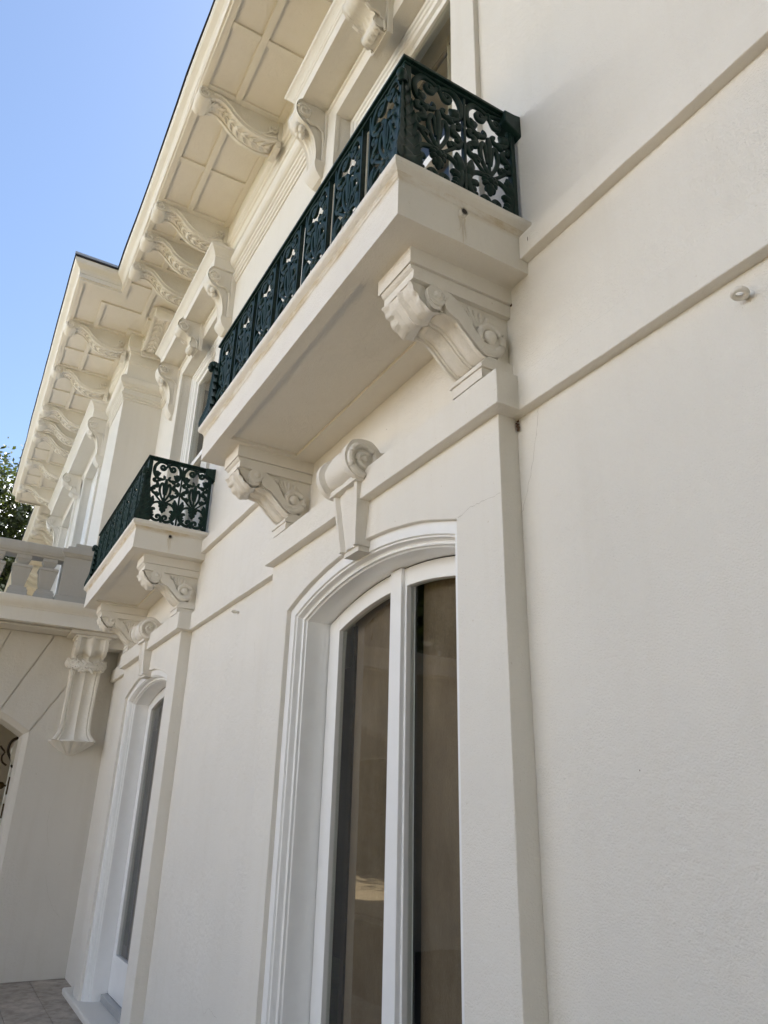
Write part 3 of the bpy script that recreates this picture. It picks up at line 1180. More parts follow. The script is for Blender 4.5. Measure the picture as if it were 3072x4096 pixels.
def make_console(short=False):
    """local: x across 0..0.165, y out, z relative to hood underside (0 = 6.643)"""
    k = MB()
    W = 0.165
    if not short:
        path = [(0.235, -0.002), (0.262, -0.035), (0.276, -0.085), (0.272, -0.140), (0.250, -0.185), (0.215, -0.215), (0.180, -0.232), (0.150, -0.262), (0.122, -0.312), (0.100, -0.38), (0.088, -0.46), (0.084, -0.56)]
    else:
        path = [(0.235, -0.002), (0.262, -0.035), (0.278, -0.085), (0.268, -0.130), (0.235, -0.158), (0.190, -0.166), (0.150, -0.182), (0.122, -0.210), (0.110, -0.240), (0.118, -0.270), (0.122, -0.300), (0.106, -0.330), (0.074, -0.342)]
    pc = [(p[0], p[1]) for p in catmull([(a, b, 0) for a, b in path], 4)]
    zb = pc[-1][1]
    k.prism([(0.0, -0.001)] + pc + [(0.0, zb)], 'x', 0.012, W - 0.012)
    rows = []
    N = len(pc)
    for i, p in enumerate(pc):
        a, b = pc[max(i - 1, 0)], pc[min(i + 1, N - 1)]
        t = Vector((b[0] - a[0], b[1] - a[1])).normalized()
        nr = Vector((-t.y, t.x))
        u = i / (N - 1)
        row = []
        for j in range(21):
            s = -1 + 2 * j / 20
            h = 0.004 + 0.005 * math.cos(s * PI * 4.0) * (1 if u > 0.5 else 0.35) + (0.006 if abs(s) > 0.9 else 0)
            row.append((W * (s + 1) / 2, p[0] + nr.x * h, p[1] + nr.y * h))
        rows.append(row)
    k.grid(rows)
    # volute spool at the top
    cy, cz = 0.218, -0.115
    for xe, xi in ((-0.006, 1), (W + 0.006, -1)):
        k.tube([(xe, p[0], p[1]) for p in spiral(cy, cz, 0.058, 0.012, 1.6, 0.2, 1, 30)], lerp_list([0.013, 0.011, 0.008], 15), 6)
        k.tube([(xe, cy, cz), (xe + xi * 0.02, cy, cz)], [0.056, 0.056], 16)
    # fruit swag in front
    for (xx, yy, zz, rr) in ((0.082, 0.235, -0.215, 0.040), (0.055, 0.212, -0.245, 0.032), (0.108, 0.215, -0.248, 0.032), (0.082, 0.195, -0.275, 0.030)):
        if short:
            continue
        k.blob((xx, yy, zz), (rr, rr * 0.85, rr * 1.15), 10, 8)
    # leaf lip at cheek
    for xe in (-0.004, W + 0.004):
        k.tube([(xe, 0.195, -0.19), (xe, 0.160, -0.215), (xe, 0.120, -0.205), (xe, 0.085, -0.22), (xe, 0.060, -0.26), (xe, 0.052, -0.34), (xe, 0.050, zb)], [0.012, 0.013, 0.012, 0.011, 0.010, 0.009, 0.009], 6)
    if not short:
        # back plate and flared foot
        k.box(-0.02, W + 0.02, 0.0, 0.045, -0.565, -0.004)
        rows = []
        for i in range(9):
            t = i / 8
            z = -0.560 - 0.125 * t
            e = 0.112 - 0.062 * t ** 1.4 + 0.012 * math.sin(PI * t)
            q = 0.022 - 0.034 * t
            rows.append([(-q, 0.0, z), (-q, e, z), (W + q, e, z), (W + q, 0.0, z)])
        k.grid(rows)
        k.f.append(tuple(range(len(k.v) - 36, len(k.v) - 32)))
        k.f.append(tuple(range(len(k.v) - 4, len(k.v))))
    else:
        k.tube([(-0.006, 0.092, -0.300), (W + 0.006, 0.092, -0.300)], [0.038, 0.038], 14)
        k.box(-0.02, W + 0.02, 0.0, 0.04, -0.36, -0.004)
    return k


CON = make_console().obj('console', CARVED, None, smooth=45, jit=0.0016, jscale=22)
CONS = make_console(True).obj('console', CARVED, None, smooth=45, jit=0.0018, jscale=22)
used_con = [False, False]


def place_console(parent, x, yb, short):
    src = CONS if short else CON
    i = 1 if short else 0
    if used_con[i]:
        o = src.copy()
        COL.objects.link(o)
    else:
        o = src
        used_con[i] = True
    o.parent = parent
    o.location = (x, yb + (0.030 if short else 0.0), 6.643)


def hood(x0, x1, yb):
    h = MB()
    F = yb + 0.245
    h.box(x0, x1, yb - 0.01, F, 6.643, 6.795)
    prof = [(-0.02, 6.770), (0.0, 6.770), (0.006, 6.772), (0.010, 6.790), (0.016, 6.794), (0.020, 6.806), (0.032, 6.824), (0.048, 6.842), (0.062, 6.852), (0.066, 6.860), (0.066, 6.882), (-0.02, 6.900)]
    h.sweep(prof, [(x0, yb), (x0, F), (x1, F), (x1, yb)], step=0.12)
    h.box(x0 + 0.01, x1 - 0.01, yb - 0.01, F - 0.01, 6.796, 6.898)
    ho = h.obj('window_hood', TRIM, mansion, bevel=0.002, jit=0.0018)
    place_console(ho, x0 + 0.010, yb, False)
    place_console(ho, (x0 + x1) / 2 - 0.08, yb, True)
    place_console(ho, x1 - 0.175, yb, False)


for c in WX:
    upper_window(c, 0.735, 3.80, 6.435, 0.0)
    surround(c, 0.735, 0.0, 3.78, 6.643)
for i in (0, 1):
    hood(1.802 + DX * i, 3.947 + DX * i, 0.0)
for c in (10.75, 13.29):
    upper_window(c, 0.765, 3.92, 6.435, BY, False)
    surround(c, 0.765, BY, 3.75, 6.643, 0.14)
hood(9.78, 14.27, BY)
bd = MB()
bd.box(9.2, 14.9, 0.02, 0.03, 3.75, 7.0)
bd.obj('bay_blind', CURTAIN, mansion)

# ------------------------------------------------------------------ entablature, soffit and eaves
mb = MB()
prof = [(-0.01, 6.520), (0.014, 6.520), (0.014, 6.548), (0.030, 6.552), (0.030, 6.580), (0.044, 6.586), (0.046, 6.612), (0.026, 6.618), (0.026, 6.672), (0.044, 6.678),
        (0.044, 6.700), (0.060, 6.706), (0.078, 6.722), (0.090, 6.748), (0.094, 6.776), (0.090, 6.806), (0.078, 6.828), (0.058, 6.838), (0.058, 6.858), (0.020, 6.864),
        (0.020, 7.060), (0.034, 7.066), (0.034, 7.096), (0.020, 7.102), (0.020, 7.225), (0.036, 7.232), (0.040, 7.256), (0.052, 7.262), (0.070, 7.280), (0.070, ZS + 0.02), (-0.01, ZS + 0.02)]
for (a, b) in ((0, 6),):
    mb.sweep(prof, EAVE, step=0.25)
mb.obj('entablature', TRIM, mansion, bevel=0.003, jit=0.0018)

mb = MB()
mb.sweep([(-0.3, 7.505), (0.86, 7.505), (0.86, 7.56), (-0.3, 7.56)], EAVE)
soffit = mb.obj('soffit', SOFFITM, mansion)
for (a, b) in ((0.785, 0.841), (0.483, 0.541), (0.0705, 0.127)):
    mb = MB()
    mb.sweep([(a, ZS), (b, ZS), (b, 7.5045), (a, 7.5045)], EAVE, step=0.3)
    mb.obj('soffit_rib', SOFFITM, soffit, bevel=0.004, jit=0.0015)
E1 = [2.10, 2.62, 3.18, 4.734, 6.248, 6.755, 7.312]
C1 = [8.885, 10.108, 11.385, 11.927, 12.444, 13.680, 14.976]
mir = lambda x: BX + BXE - x - 0.2
E2 = sorted(mir(x) for x in E1) + [24.0, 24.6, 25.2]
ribs = [(4.06, 0), (5.59, 0), (7.74, 0), (9.59, BY), (10.85, BY), (13.16, BY), (14.45, BY), (mir(5.59) + 0.1, 0), (mir(4.06) + 0.1, 0), (22.9, 0), (1.2, 0)]
for x, yb in ribs:
    for (a, b) in ((0.1272, 0.4828), (0.5412, 0.7848)):
        mb = MB()
        mb.box(x, x + 0.06, yb + a, yb + b, ZS + 0.0015, 7.5045)
        mb.obj('soffit_rib', SOFFITM, soffit, bevel=0.004)


def make_eave_bracket():
    """local: x 0..0.2, y out from wall face, z from soffit (0)"""
    k = MB()
    W = 0.2
    low = [(0.745, -0.088), (0.715, -0.066), (0.680, -0.056), (0.645, -0.058), (0.605, -0.076), (0.555, -0.118), (0.500, -0.174), (0.440, -0.216), (0.367, -0.246), (0.290, -0.260), (0.215, -0.258), (0.150, -0.240), (0.112, -0.225)]
    lc = [(p[0], p[1]) for p in catmull([(a, b, 0) for a, b in low], 5)]
    k.prism([(0.0705, 0.0005), (0.745, 0.0005)] + lc + [(0.0705, -0.225)], 'x', 0.014, W - 0.014)
    rows = []
    N = len(lc)
    for i, p in enumerate(lc):
        a, b = lc[max(i - 1, 0)], lc[min(i + 1, N - 1)]
        t = Vector((b[0] - a[0], b[1] - a[1])).normalized()
        nr = Vector((-t.y, t.x))
        if nr.y > 0:
            nr = -nr
        row = []
        for j in range(9):
            s = -1 + 2 * j / 8
            e = abs(s)
            h = 0.012 if e > 0.7 else 0.001
            row.append((W * (0.5 + 0.5 * s * (1.0 if e < 0.6 else 1.0)), p[0] + nr.x * h, p[1] + nr.y * h))
        # crisp rims: duplicate columns
        full = []
        for s, h in ((-1, -0.02), (-1, 0.017), (-0.76, 0.017), (-0.72, -0.004), (0.72, -0.004), (0.76, 0.017), (1, 0.017), (1, -0.02)):
            full.append((W * (0.5 + 0.5 * s), p[0] + nr.x * h, p[1] + nr.y * h))
        rows.append(full)
    k.grid(rows)
    # front spool
    cy, cz = 0.795, -0.070
    rws = []
    for i in range(13):
        s = i / 12
        e = min(s, 1 - s)
        rr = 0.058 + 0.013 * math.sin(PI * s) + (0.003 if e < 0.1 else 0)
        rws.append([(-0.004 + (W + 0.008) * s, cy + rr * math.cos(2 * PI * j / 24), cz + rr * math.sin(2 * PI * j / 24)) for j in range(24)])
    k.grid(rws, closed_v=True)
    o0 = len(k.v) - 13 * 24
    k.f.append(tuple(range(o0, o0 + 24)))
    k.f.append(tuple(range(o0 + 288, o0 + 312)))
    k.box(0.004, W - 0.004, 0.70, 0.838, -0.060, 0.0)
    # bead collar between spool and leaf
    k.tube([(0.03, 0.735, -0.090), (W - 0.03, 0.735, -0.090)], [0.013, 0.013], 8)
    for xe in (-0.003, W + 0.003):
        k.tube([(xe, p[0], p[1]) for p in spiral(cy, cz, 0.056, 0.010, 1.7, PI * 0.55, -1, 34)], lerp_list([0.012, 0.011, 0.008], 17), 7)
        # line from spool along the S and the tail curl
        k.tube([(xe, y_, z_ + 0.028) for y_, z_ in lc[4::3]], [0.009] * len(lc[4::3]), 6)
        k.tube([(xe, p[0], p[1]) for p in spiral(0.150, -0.125, 0.044, 0.010, 1.5, -PI * 0.35, 1, 26)], lerp_list([0.012, 0.011, 0.008], 13), 7)
        k.tube([(xe, 0.28, -0.225), (xe, 0.22, -0.205), (xe, 0.185, -0.165)], [0.006, 0.007, 0.007], 5)
    # wall block under the tail
    k.box(0.006, W - 0.006, 0.0705, 0.118, -0.300, -0.2)
    k.box(-0.004, W + 0.004, 0.0705, 0.108, -0.22, -0.001)
    # cover plate against the soffit
    k.box(-0.04, W + 0.04, 0.1275, 0.4825, 0.0005, 0.026)
    k.box(-0.04, W + 0.04, 0.5415, 0.7845, 0.0005, 0.026)
    ob = k.obj('eave_bracket', CARVED, None, smooth=38, jit=0.001, jscale=30)
    # acanthus leaf on the underside
    lf = MB()
    rows = []
    for i, p in enumerate(lc):
        a, b = lc[max(i - 1, 0)], lc[min(i + 1, N - 1)]
        t = Vector((b[0] - a[0], b[1] - a[1])).normalized()
        nr = Vector((-t.y, t.x))
        if nr.y > 0:
            nr = -nr
        rows.append((p, nr))
    # individual lobes in herringbone
    nl = 11
    for q in range(nl):
        u = 0.05 + 0.90 * q / nl
        fi = u * (N - 1)
        i0 = min(int(fi), N - 2)
        p = Vector(rows[i0][0]).lerp(Vector(rows[i0 + 1][0]), fi - i0)
        nr = rows[i0][1]
        t = Vector((-nr.y, nr.x))
        if t.x > 0:
            t = -t
        for s in (1, -1):
            L = 0.058
            pts, rad = [], []
            for e in range(6):
                v = e / 5
                xx = W / 2 + s * (0.006 + L * v * 0.92)
                along = 0.052 * v ** 1.3
                yy = p.x - t.x * along * -1
                zz = p.y - t.y * along * -1
                h = 0.002 + 0.012 * math.sin(PI * v)
                pts.append((xx, yy + nr.x * h, zz + nr.y * h))
                rad.append(0.0170 * (0.55 + 0.75 * math.sin(PI * (0.15 + 0.8 * v))) * (1 - 0.60 * v))
            lf.tube(pts, rad, 6, flat=((0, nr.x, nr.y), 0.75))
    vein = [(W / 2, r_[0][0] + r_[1].x * 0.006, r_[0][1] + r_[1].y * 0.006) for r_ in rows[1:-2:2]]
    lf.tube(vein, [0.007] * len(vein), 6)
    lo_ = lf.obj('acanthus_leaf', CARVED, ob, smooth=60)
    return ob


br0 = make_eave_bracket()
first = True
spots = [((x, 0, ZS), 0) for x in E1] + [((x, BY, ZS), 0) for x in C1] + [((x, 0, ZS), 0) for x in E2] + [((BX, 0.20, ZS), PI / 2)]
for loc, rz in spots:
    if first:
        br0.parent = mansion
        br0.location = loc
        first = False
    else:
        copy_tree(br0, mansion, loc, rz)

mb = MB()
prof = [(0.83, ZS - 0.001), (0.842, ZS), (0.842, 7.545), (0.848, 7.550), (0.850, 7.562), (0.862, 7.566), (0.866, 7.584), (0.870, 7.600), (0.884, 7.622), (0.906, 7.640), (0.926, 7.656), (0.938, 7.678), (0.942, 7.700), (0.942, 7.716), (0.83, 7.716)]
mb.sweep(prof, EAVE, step=0.35)
mb.obj('eave_cornice', TRIM, mansion, bevel=0.002, jit=0.008, jscale=1.3)
mb = MB()
mb.sweep([(0.0, 7.717), (0.955, 7.717), (0.956, 7.736), (0.93, 7.742), (-0.3, 8.05), (-0.3, 7.717)], EAVE, step=0.35)
mb.add([(-3, 0.3, 8.02), (XE, 0.3, 8.02), (XE, -4.5, 9.3), (-3, -4.5, 9.3)], [(0, 1, 2, 3)])
mb.add([(-3, -4.5, 9.3), (XE, -4.5, 9.3), (XE, -9.6, 7.7), (-3, -9.6, 7.7)], [(0, 1, 2, 3)])
mb.add([(-3, 0.3, 8.02), (-3, -4.5, 9.3), (-3, -9.6, 7.7), (-3, 0.3, 7.5)], [(0, 1, 2, 3)])
mb.add([(XE, 0.3, 8.02), (XE, -4.5, 9.3), (XE, -9.6, 7.7), (XE, 0.3, 7.5)], [(0, 1, 2, 3)])
mb.box(BX + 0.3, BXE - 0.3, -0.5, BY, 7.6, 8.1)
mb.obj('roof', ROOFM, mansion, jit=0.012, jscale=1.3)
mb = MB()
mb.box(BX - 0.962, BX - 0.945, 0.95, BY + 0.958, 7.737, 7.768)
mb.obj('roof_flashing', FLASH, mansion)

# ------------------------------------------------------------------ entrance porch
porch = empty('entrance_porch', 'cream stucco entrance porch with arched side opening and stone balustrade on its roof', 'porch', (9.09, 0, 0))
porch.location = (0, 0, 0)
PX, PYE = 9.09, 4.6
AC, AZ0, AR = 2.3, 0.2, 2.63


def porch_arch(inset):
    """opening outline, near-house jamb foot -> arch -> far jamb foot, as (y,z); inset shrinks the opening"""
    h = 1.51 - inset
    R = AR - inset
    pts = [(AC - h, 0.0)]
    a0 = math.asin(h / R)
    for k in range(31):
        a = -a0 + 2 * a0 * k / 30
        pts.append((AC + R * math.sin(a), AZ0 + R * math.cos(a)))
    pts.append((AC + h, 0.0))
    return pts


def porch_side(x0, x1, sgn):
    m_ = MB()
    o1, o2 = porch_arch(-0.0), porch_arch(0.05)
    outer = [(PYE, 0.0), (PYE, 3.45), (0.0, 3.45), (0.0, 0.0)]
    m_.add([(x0, p[0], p[1]) for p in o1 + outer], [tuple(range(len(o1) + 4))])
    m_.add([(x1, p[0], p[1]) for p in o2 + outer], [tuple(range(len(o1) + 4))])
    m_.grid([[(x0, p[0], p[1]) for p in o1], [(x0 + sgn * 0.05, p[0], p[1]) for p in o2], [(x1, p[0], p[1]) for p in o2]])
    return m_


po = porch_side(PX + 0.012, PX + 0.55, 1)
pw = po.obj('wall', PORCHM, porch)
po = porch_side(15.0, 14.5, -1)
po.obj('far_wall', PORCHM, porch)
# facing courses with sunk joints between them
arc_y = [0.79, 1.122, 1.40, 1.72, 2.03]
top_y = [0.19, 0.722, 1.176, 1.60, 1.98]
azf = lambda y: AZ0 + math.sqrt(AR ** 2 - (y - AC) ** 2)
ZT = 3.425
gp = 0.006
full_arc = arc_y + [4.6 - y for y in arc_y[::-1]]
full_top = top_y + [4.6 - y for y in top_y[::-1]]
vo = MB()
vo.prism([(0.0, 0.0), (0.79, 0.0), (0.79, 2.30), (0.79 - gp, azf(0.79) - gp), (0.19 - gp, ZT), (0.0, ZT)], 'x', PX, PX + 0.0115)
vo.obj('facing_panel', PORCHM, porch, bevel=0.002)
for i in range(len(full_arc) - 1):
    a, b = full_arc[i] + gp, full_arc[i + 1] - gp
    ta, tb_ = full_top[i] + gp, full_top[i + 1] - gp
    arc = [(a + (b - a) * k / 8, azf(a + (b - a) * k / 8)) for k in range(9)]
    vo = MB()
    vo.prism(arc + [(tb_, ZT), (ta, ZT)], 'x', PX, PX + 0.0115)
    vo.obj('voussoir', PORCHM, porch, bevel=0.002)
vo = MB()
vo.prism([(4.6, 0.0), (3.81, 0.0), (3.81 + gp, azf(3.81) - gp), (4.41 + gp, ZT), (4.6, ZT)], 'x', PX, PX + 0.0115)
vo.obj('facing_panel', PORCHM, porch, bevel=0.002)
# outer corner piers and roof slab
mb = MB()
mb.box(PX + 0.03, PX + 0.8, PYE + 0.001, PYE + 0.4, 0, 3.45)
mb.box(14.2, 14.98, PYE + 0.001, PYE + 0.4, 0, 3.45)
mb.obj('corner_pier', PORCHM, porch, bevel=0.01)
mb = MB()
wall_grid(mb, PX + 0.81, 14.19, 0.0, 3.45, PYE + 0.38, 0.35, [(11.0, 13.0, 0.0, 2.55)])  # unseen front, added to keep light out of the porch interior
mb.obj('front_shade_wall', PORCHM, porch)
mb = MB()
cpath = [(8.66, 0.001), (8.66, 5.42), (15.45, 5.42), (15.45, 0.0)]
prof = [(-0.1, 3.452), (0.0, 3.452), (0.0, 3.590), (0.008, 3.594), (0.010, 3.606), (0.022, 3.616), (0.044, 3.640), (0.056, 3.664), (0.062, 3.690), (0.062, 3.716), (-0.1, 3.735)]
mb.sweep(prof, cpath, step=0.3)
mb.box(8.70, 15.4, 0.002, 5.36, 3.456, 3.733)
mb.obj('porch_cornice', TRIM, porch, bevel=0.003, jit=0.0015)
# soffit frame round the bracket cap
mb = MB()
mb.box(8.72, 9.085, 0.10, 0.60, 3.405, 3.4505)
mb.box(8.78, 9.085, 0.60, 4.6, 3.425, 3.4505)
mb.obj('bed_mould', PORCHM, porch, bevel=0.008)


def porch_bracket():
    """on the porch side wall, facing -x. local: x -> outwards (-x world), built directly in world"""
    k = MB()
    cy = 0.345
    # front line: (out, z)
    path = [(0.300, 3.405), (0.315, 3.37), (0.310, 3.31), (0.285, 3.25), (0.235, 3.215), (0.195, 3.20), (0.180, 3.12), (0.165, 3.02), (0.140, 2.86), (0.122, 2.68), (0.112, 2.52), (0.112, 2.42), (0.126, 2.35), (0.158, 2.30), (0.185, 2.272)]
    hw = [0.168, 0.168, 0.170, 0.170, 0.168, 0.162, 0.160, 0.158, 0.155, 0.152, 0.152, 0.156, 0.172, 0.205, 0.228]
    pc = catmull([(a, b, 0) for a, b in path], 5)
    hc = lerp_list(hw, 5)
    rows = []
    N = len(pc)
    ns = 29
    for i in range(N):
        a, b = pc[max(i - 1, 0)], pc[min(i + 1, N - 1)]
        t = Vector((b.x - a.x, b.y - a.y)).normalized()
        nr = Vector((-t.y, t.x))
        if nr.x < 0:
            nr = -nr
        u = i / (N - 1)
        row = [(PX - 0.0, cy - hc[i], pc[i].y)]
        for j in range(ns):
            s = -1 + 2 * j / (ns - 1)
            e = abs(s)
            if u < 0.36:
                h = 0.016 * (e > 0.74) + 0.046 * math.exp(-(s / 0.17) ** 2) * (0.55 + 0.45 * math.cos(u * 26)) - 0.022 * math.exp(-((e - 0.45) / 0.17) ** 2)
            else:
                h = 0.010 if e > 0.82 else (-0.004 if e > 0.76 else (0.004 if e > 0.68 else -0.022 * math.sin(PI * (e / 0.68)) ** 0.8 + 0.002))
            row.append((PX - (pc[i].x + nr.x * h), cy + s * hc[i], pc[i].y + nr.y * h))
        row.append((PX - 0.0, cy + hc[i], pc[i].y))
        rows.append(row)
    k.grid(rows)
    k.f.append(tuple(range(len(k.v) - (ns + 2), len(k.v))))
    # cheek volutes
    for s in (-1, 1):
        k.tube([(PX - p[0], cy + s * 0.172, p[1]) for p in spiral(0.245, 3.315, 0.062, 0.012, 1.5, 0.3, 1, 28)], lerp_list([0.014, 0.012, 0.009], 14), 6)
    # cap
    k.box(PX - 0.335, PX, cy - 0.19, cy + 0.19, 3.38, 3.404)
    return k


pb = porch_bracket().obj('porch_bracket', CARVED, porch, smooth=38, jit=0.002, jscale=14)
wr = MB()
random.seed(3)
for i in range(110):
    a = -PI * 0.5 + PI * i / 109
    y = 0.345 + 0.190 * math.sin(a)
    o = 0.050 + 0.175 * math.cos(a) ** 0.8
    z = 3.125 - 0.045 * math.cos(a) + random.uniform(-0.055, 0.045)
    rot = Matrix.Rotation(random.uniform(-0.9, 0.9), 3, 'X') @ Matrix.Rotation(random.uniform(-0.5, 0.5) + 0.8 * math.sin(a), 3, 'Z')
    wr.blob((PX - o - random.uniform(-0.004, 0.022), y, z), (0.018, 0.044, 0.018), 7, 5, rot)
wr.tube([(PX - 0.045 - 0.165 * max(0, math.cos(-PI / 2 + PI * q / 16)) ** 0.8, 0.345 + 0.184 * math.sin(-PI / 2 + PI * q / 16), 3.122 - 0.045 * math.cos(-PI / 2 + PI * q / 16)) for q in range(17)], [0.048] * 17, 10)
wr.obj('wreath', CARVED, pb, smooth=60)
sh = MB()
rows = []
for i in range(9):
    t = i / 8
    z = 2.266 - 0.138 * t
    ww = 0.236 * (1 - t) ** 0.72 + 0.003
    oo = 0.195 * (1 - t) ** 0.8 + 0.003
    row = []
    for j in range(37):
        a = PI * j / 36
        rip = 1 + 0.13 * math.cos(a * 14)
        row.append((PX - oo * math.sin(a) * rip, 0.345 + ww * math.cos(a) * (0.97 + 0.03 * rip), z))
    rows.append(row)
sh.grid(rows)
sh.grid([[(PX - 0.21 * math.sin(PI * j / 36) * e_, 0.345 + 0.246 * math.cos(PI * j / 36) * e_, zz) for j in range(37)] for e_, zz in ((0.2, 2.281), (1.0, 2.281), (1.0, 2.266), (0.9, 2.264))])
sh.obj('shell_drop', CARVED, pb, smooth=40, jit=0.003, jscale=20)

# roof balustrade
bal_y = [0.955, 1.228, 1.50, 1.775, 2.05, 2.32, 2.6, 2.87]
pd = MB()
pd.box(8.73, 9.05, 0.20, 0.815, 3.734, 4.30)
pd.sweep([(0, 4.24), (0.0, 4.262), (0.012, 4.268), (0.030, 4.296), (0.040, 4.306), (0.040, 4.352), (-0.02, 4.37)], [(8.73, 0.2), (8.73, 0.815), (9.05, 0.815), (9.05, 0.2)], step=0.2)
pd.box(8.75, 9.03, 0.22, 0.80, 4.30, 4.40)
pd.box(8.78, 9.0, 0.20, 0.72, 4.39, 4.455)
pd.sweep([(0, 3.734), (0.03, 3.735), (0.03, 3.80), (0.0, 3.815)], [(8.73, 0.2), (8.73, 0.815), (9.05, 0.815), (9.05, 0.2)])
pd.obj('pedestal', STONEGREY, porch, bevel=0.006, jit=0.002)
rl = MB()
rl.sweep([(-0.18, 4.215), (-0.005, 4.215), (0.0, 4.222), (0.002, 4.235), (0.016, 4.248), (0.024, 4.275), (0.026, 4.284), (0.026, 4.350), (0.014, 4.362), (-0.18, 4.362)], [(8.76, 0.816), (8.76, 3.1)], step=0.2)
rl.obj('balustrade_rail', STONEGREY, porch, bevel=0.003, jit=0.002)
bl = MB()
bp = [(0.076, 4.214), (0.076, 4.175), (0.070, 4.168), (0.048, 4.108), (0.048, 4.100), (0.102, 4.098), (0.104, 4.070), (0.094, 4.066), (0.090, 4.02), (0.080, 3.96), (0.068, 3.90), (0.060, 3.852), (0.086, 3.846), (0.088, 3.822), (0.100, 3.818), (0.100, 3.775), (0.106, 3.772), (0.106, 3.734)]
bl.grid([[(-h, -h, z), (h, -h, z), (h, h, z), (-h, h, z)] for h, z in bp], closed_v=True)
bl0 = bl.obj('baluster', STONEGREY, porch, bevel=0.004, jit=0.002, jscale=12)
for i, y in enumerate(bal_y):
    o = bl0
    if i:
        o = bl0.copy()
        COL.objects.link(o)
    o.location = (8.845, y, 0)
pd = MB()
pd.box(8.73, 9.05, 3.11, 3.6, 3.734, 4.36)
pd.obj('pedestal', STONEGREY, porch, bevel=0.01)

# ------------------------------------------------------------------ things inside the porch
dr = empty('open_door', 'white painted door leaf standing open inside the porch at the left edge', 'door', (11.5, 0.02, 0))
m_ = MB()
m_.box(-0.022, 0.022, 0.0, 0.71, 0.05, 2.13)
m_.obj('leaf', WHITE, dr, bevel=0.004)
m_ = MB()
m_.box(-0.027, -0.0225, 0.655, 0.70, 1.74, 1.96)
m_.box(-0.0245, -0.0225, 0.685, 0.706, 1.45, 1.63)
m_.obj('escutcheon', BRASS, dr)
m_ = MB()
m_.tube([(0.0, 0.70, 1.85), (0.0, 0.735, 1.85)], [0.012, 0.012], 10)
m_.blob((0.0, 0.775, 1.85), (0.034, 0.046, 0.046), 12, 10)
m_.obj('knob', BRASS, dr, smooth=60)
la = empty('wall_lantern', 'dark wrought iron lantern with opal glass hanging inside the porch arch', 'lantern', (10.3, 0.0, 0))
m_ = MB()
m_.tube(catmull([(0, 0.0, 2.05), (0, 0.60, 2.03), (0, 0.79, 2.04), (0, 0.80, 2.07), (0, 0.835, 2.14), (0, 0.872, 2.20), (0, 0.876, 2.28), (0, 0.845, 2.345), (0, 0.78, 2.38)], 5), [0.016] * 41, 8)
m_.tube(catmull([(0, 0.86, 2.05), (0, 0.915, 2.09), (0, 0.93, 2.15), (0, 0.91, 2.20), (0, 0.945, 2.24), (0, 0.97, 2.27)], 5), [0.011] * 26, 8)
m_.obj('scroll_arm', IRONBLK, la, smooth=60)
m_ = MB()
rows = []
for (rr, z) in ((0.03, 2.04), (0.075, 2.07), (0.095, 2.15), (0.10, 2.24), (0.085, 2.32), (0.05, 2.36), (0.02, 2.38)):
    rows.append([(rr * math.cos(2 * PI * j / 18), 0.745 + rr * math.sin(2 * PI * j / 18), z) for j in range(18)])
m_.grid(rows, closed_v=True)
m_.obj('opal_shade', LAMPGL, la, smooth=60)

# ------------------------------------------------------------------ eyebolts
def eyebolt(name, x, z, rz, label):
    e = empty(name, label, 'eyebolt', (x, 0, z), 'painted eyebolts in the wall')
    k = MB()
    k.tube([(0, -0.003, 0), (0, 0.028, 0)], [0.011, 0.010], 10)
    k.obj('shank', TRIM, e, smooth=60)
    k = MB()
    ring = []
    for q in range(21):
        a = 2 * PI * q / 20
        ring.append((0.024 * math.cos(a) * math.cos(rz), 0.044 + 0.022 * math.sin(a) + 0.024 * math.cos(a) * math.sin(rz) * 0.4, -0.003 + 0.006 * math.sin(a)))
    k.tube(ring, [0.0105] * 21, 10, caps=False)
    k.obj('ring', TRIM, e, smooth=60)
    e.scale = (0.72, 0.72, 0.72)
    return e


eyebolt('eyebolt', 0.877, 2.878, 0.3, 'cream painted ring eyebolt on the wall at right, under the lower moulding')
eyebolt('eyebolt', 4.775, 2.876, 1.0, 'small cream eyebolt on the wall between the two arched doors')

# ------------------------------------------------------------------ hairline cracks in the render (thin, on the wall surface)
def crack(parent, pts, plane, width=0.0016, seed=1):
    random.seed(seed)
    P = [Vector(p) for p in pts]
    fine = []
    for a, b in zip(P, P[1:]):
        n = max(2, int((b - a).length / 0.012))
        for k in range(n):
            fine.append(a.lerp(b, k / n) + Vector((random.uniform(-1, 1), random.uniform(-1, 1))) * 0.0035)
    fine.append(P[-1])
    rows = []
    for i, p in enumerate(fine):
        t = (fine[min(i + 1, len(fine) - 1)] - fine[max(i - 1, 0)]).normalized()
        nn = Vector((-t.y, t.x)) * width * 0.5 * (0.5 + random.random() * 0.8)
        rows.append([plane(p + nn), plane(p - nn)])
    k = MB()
    k.grid(rows)
    return k.obj('crack', CRACKM, parent)


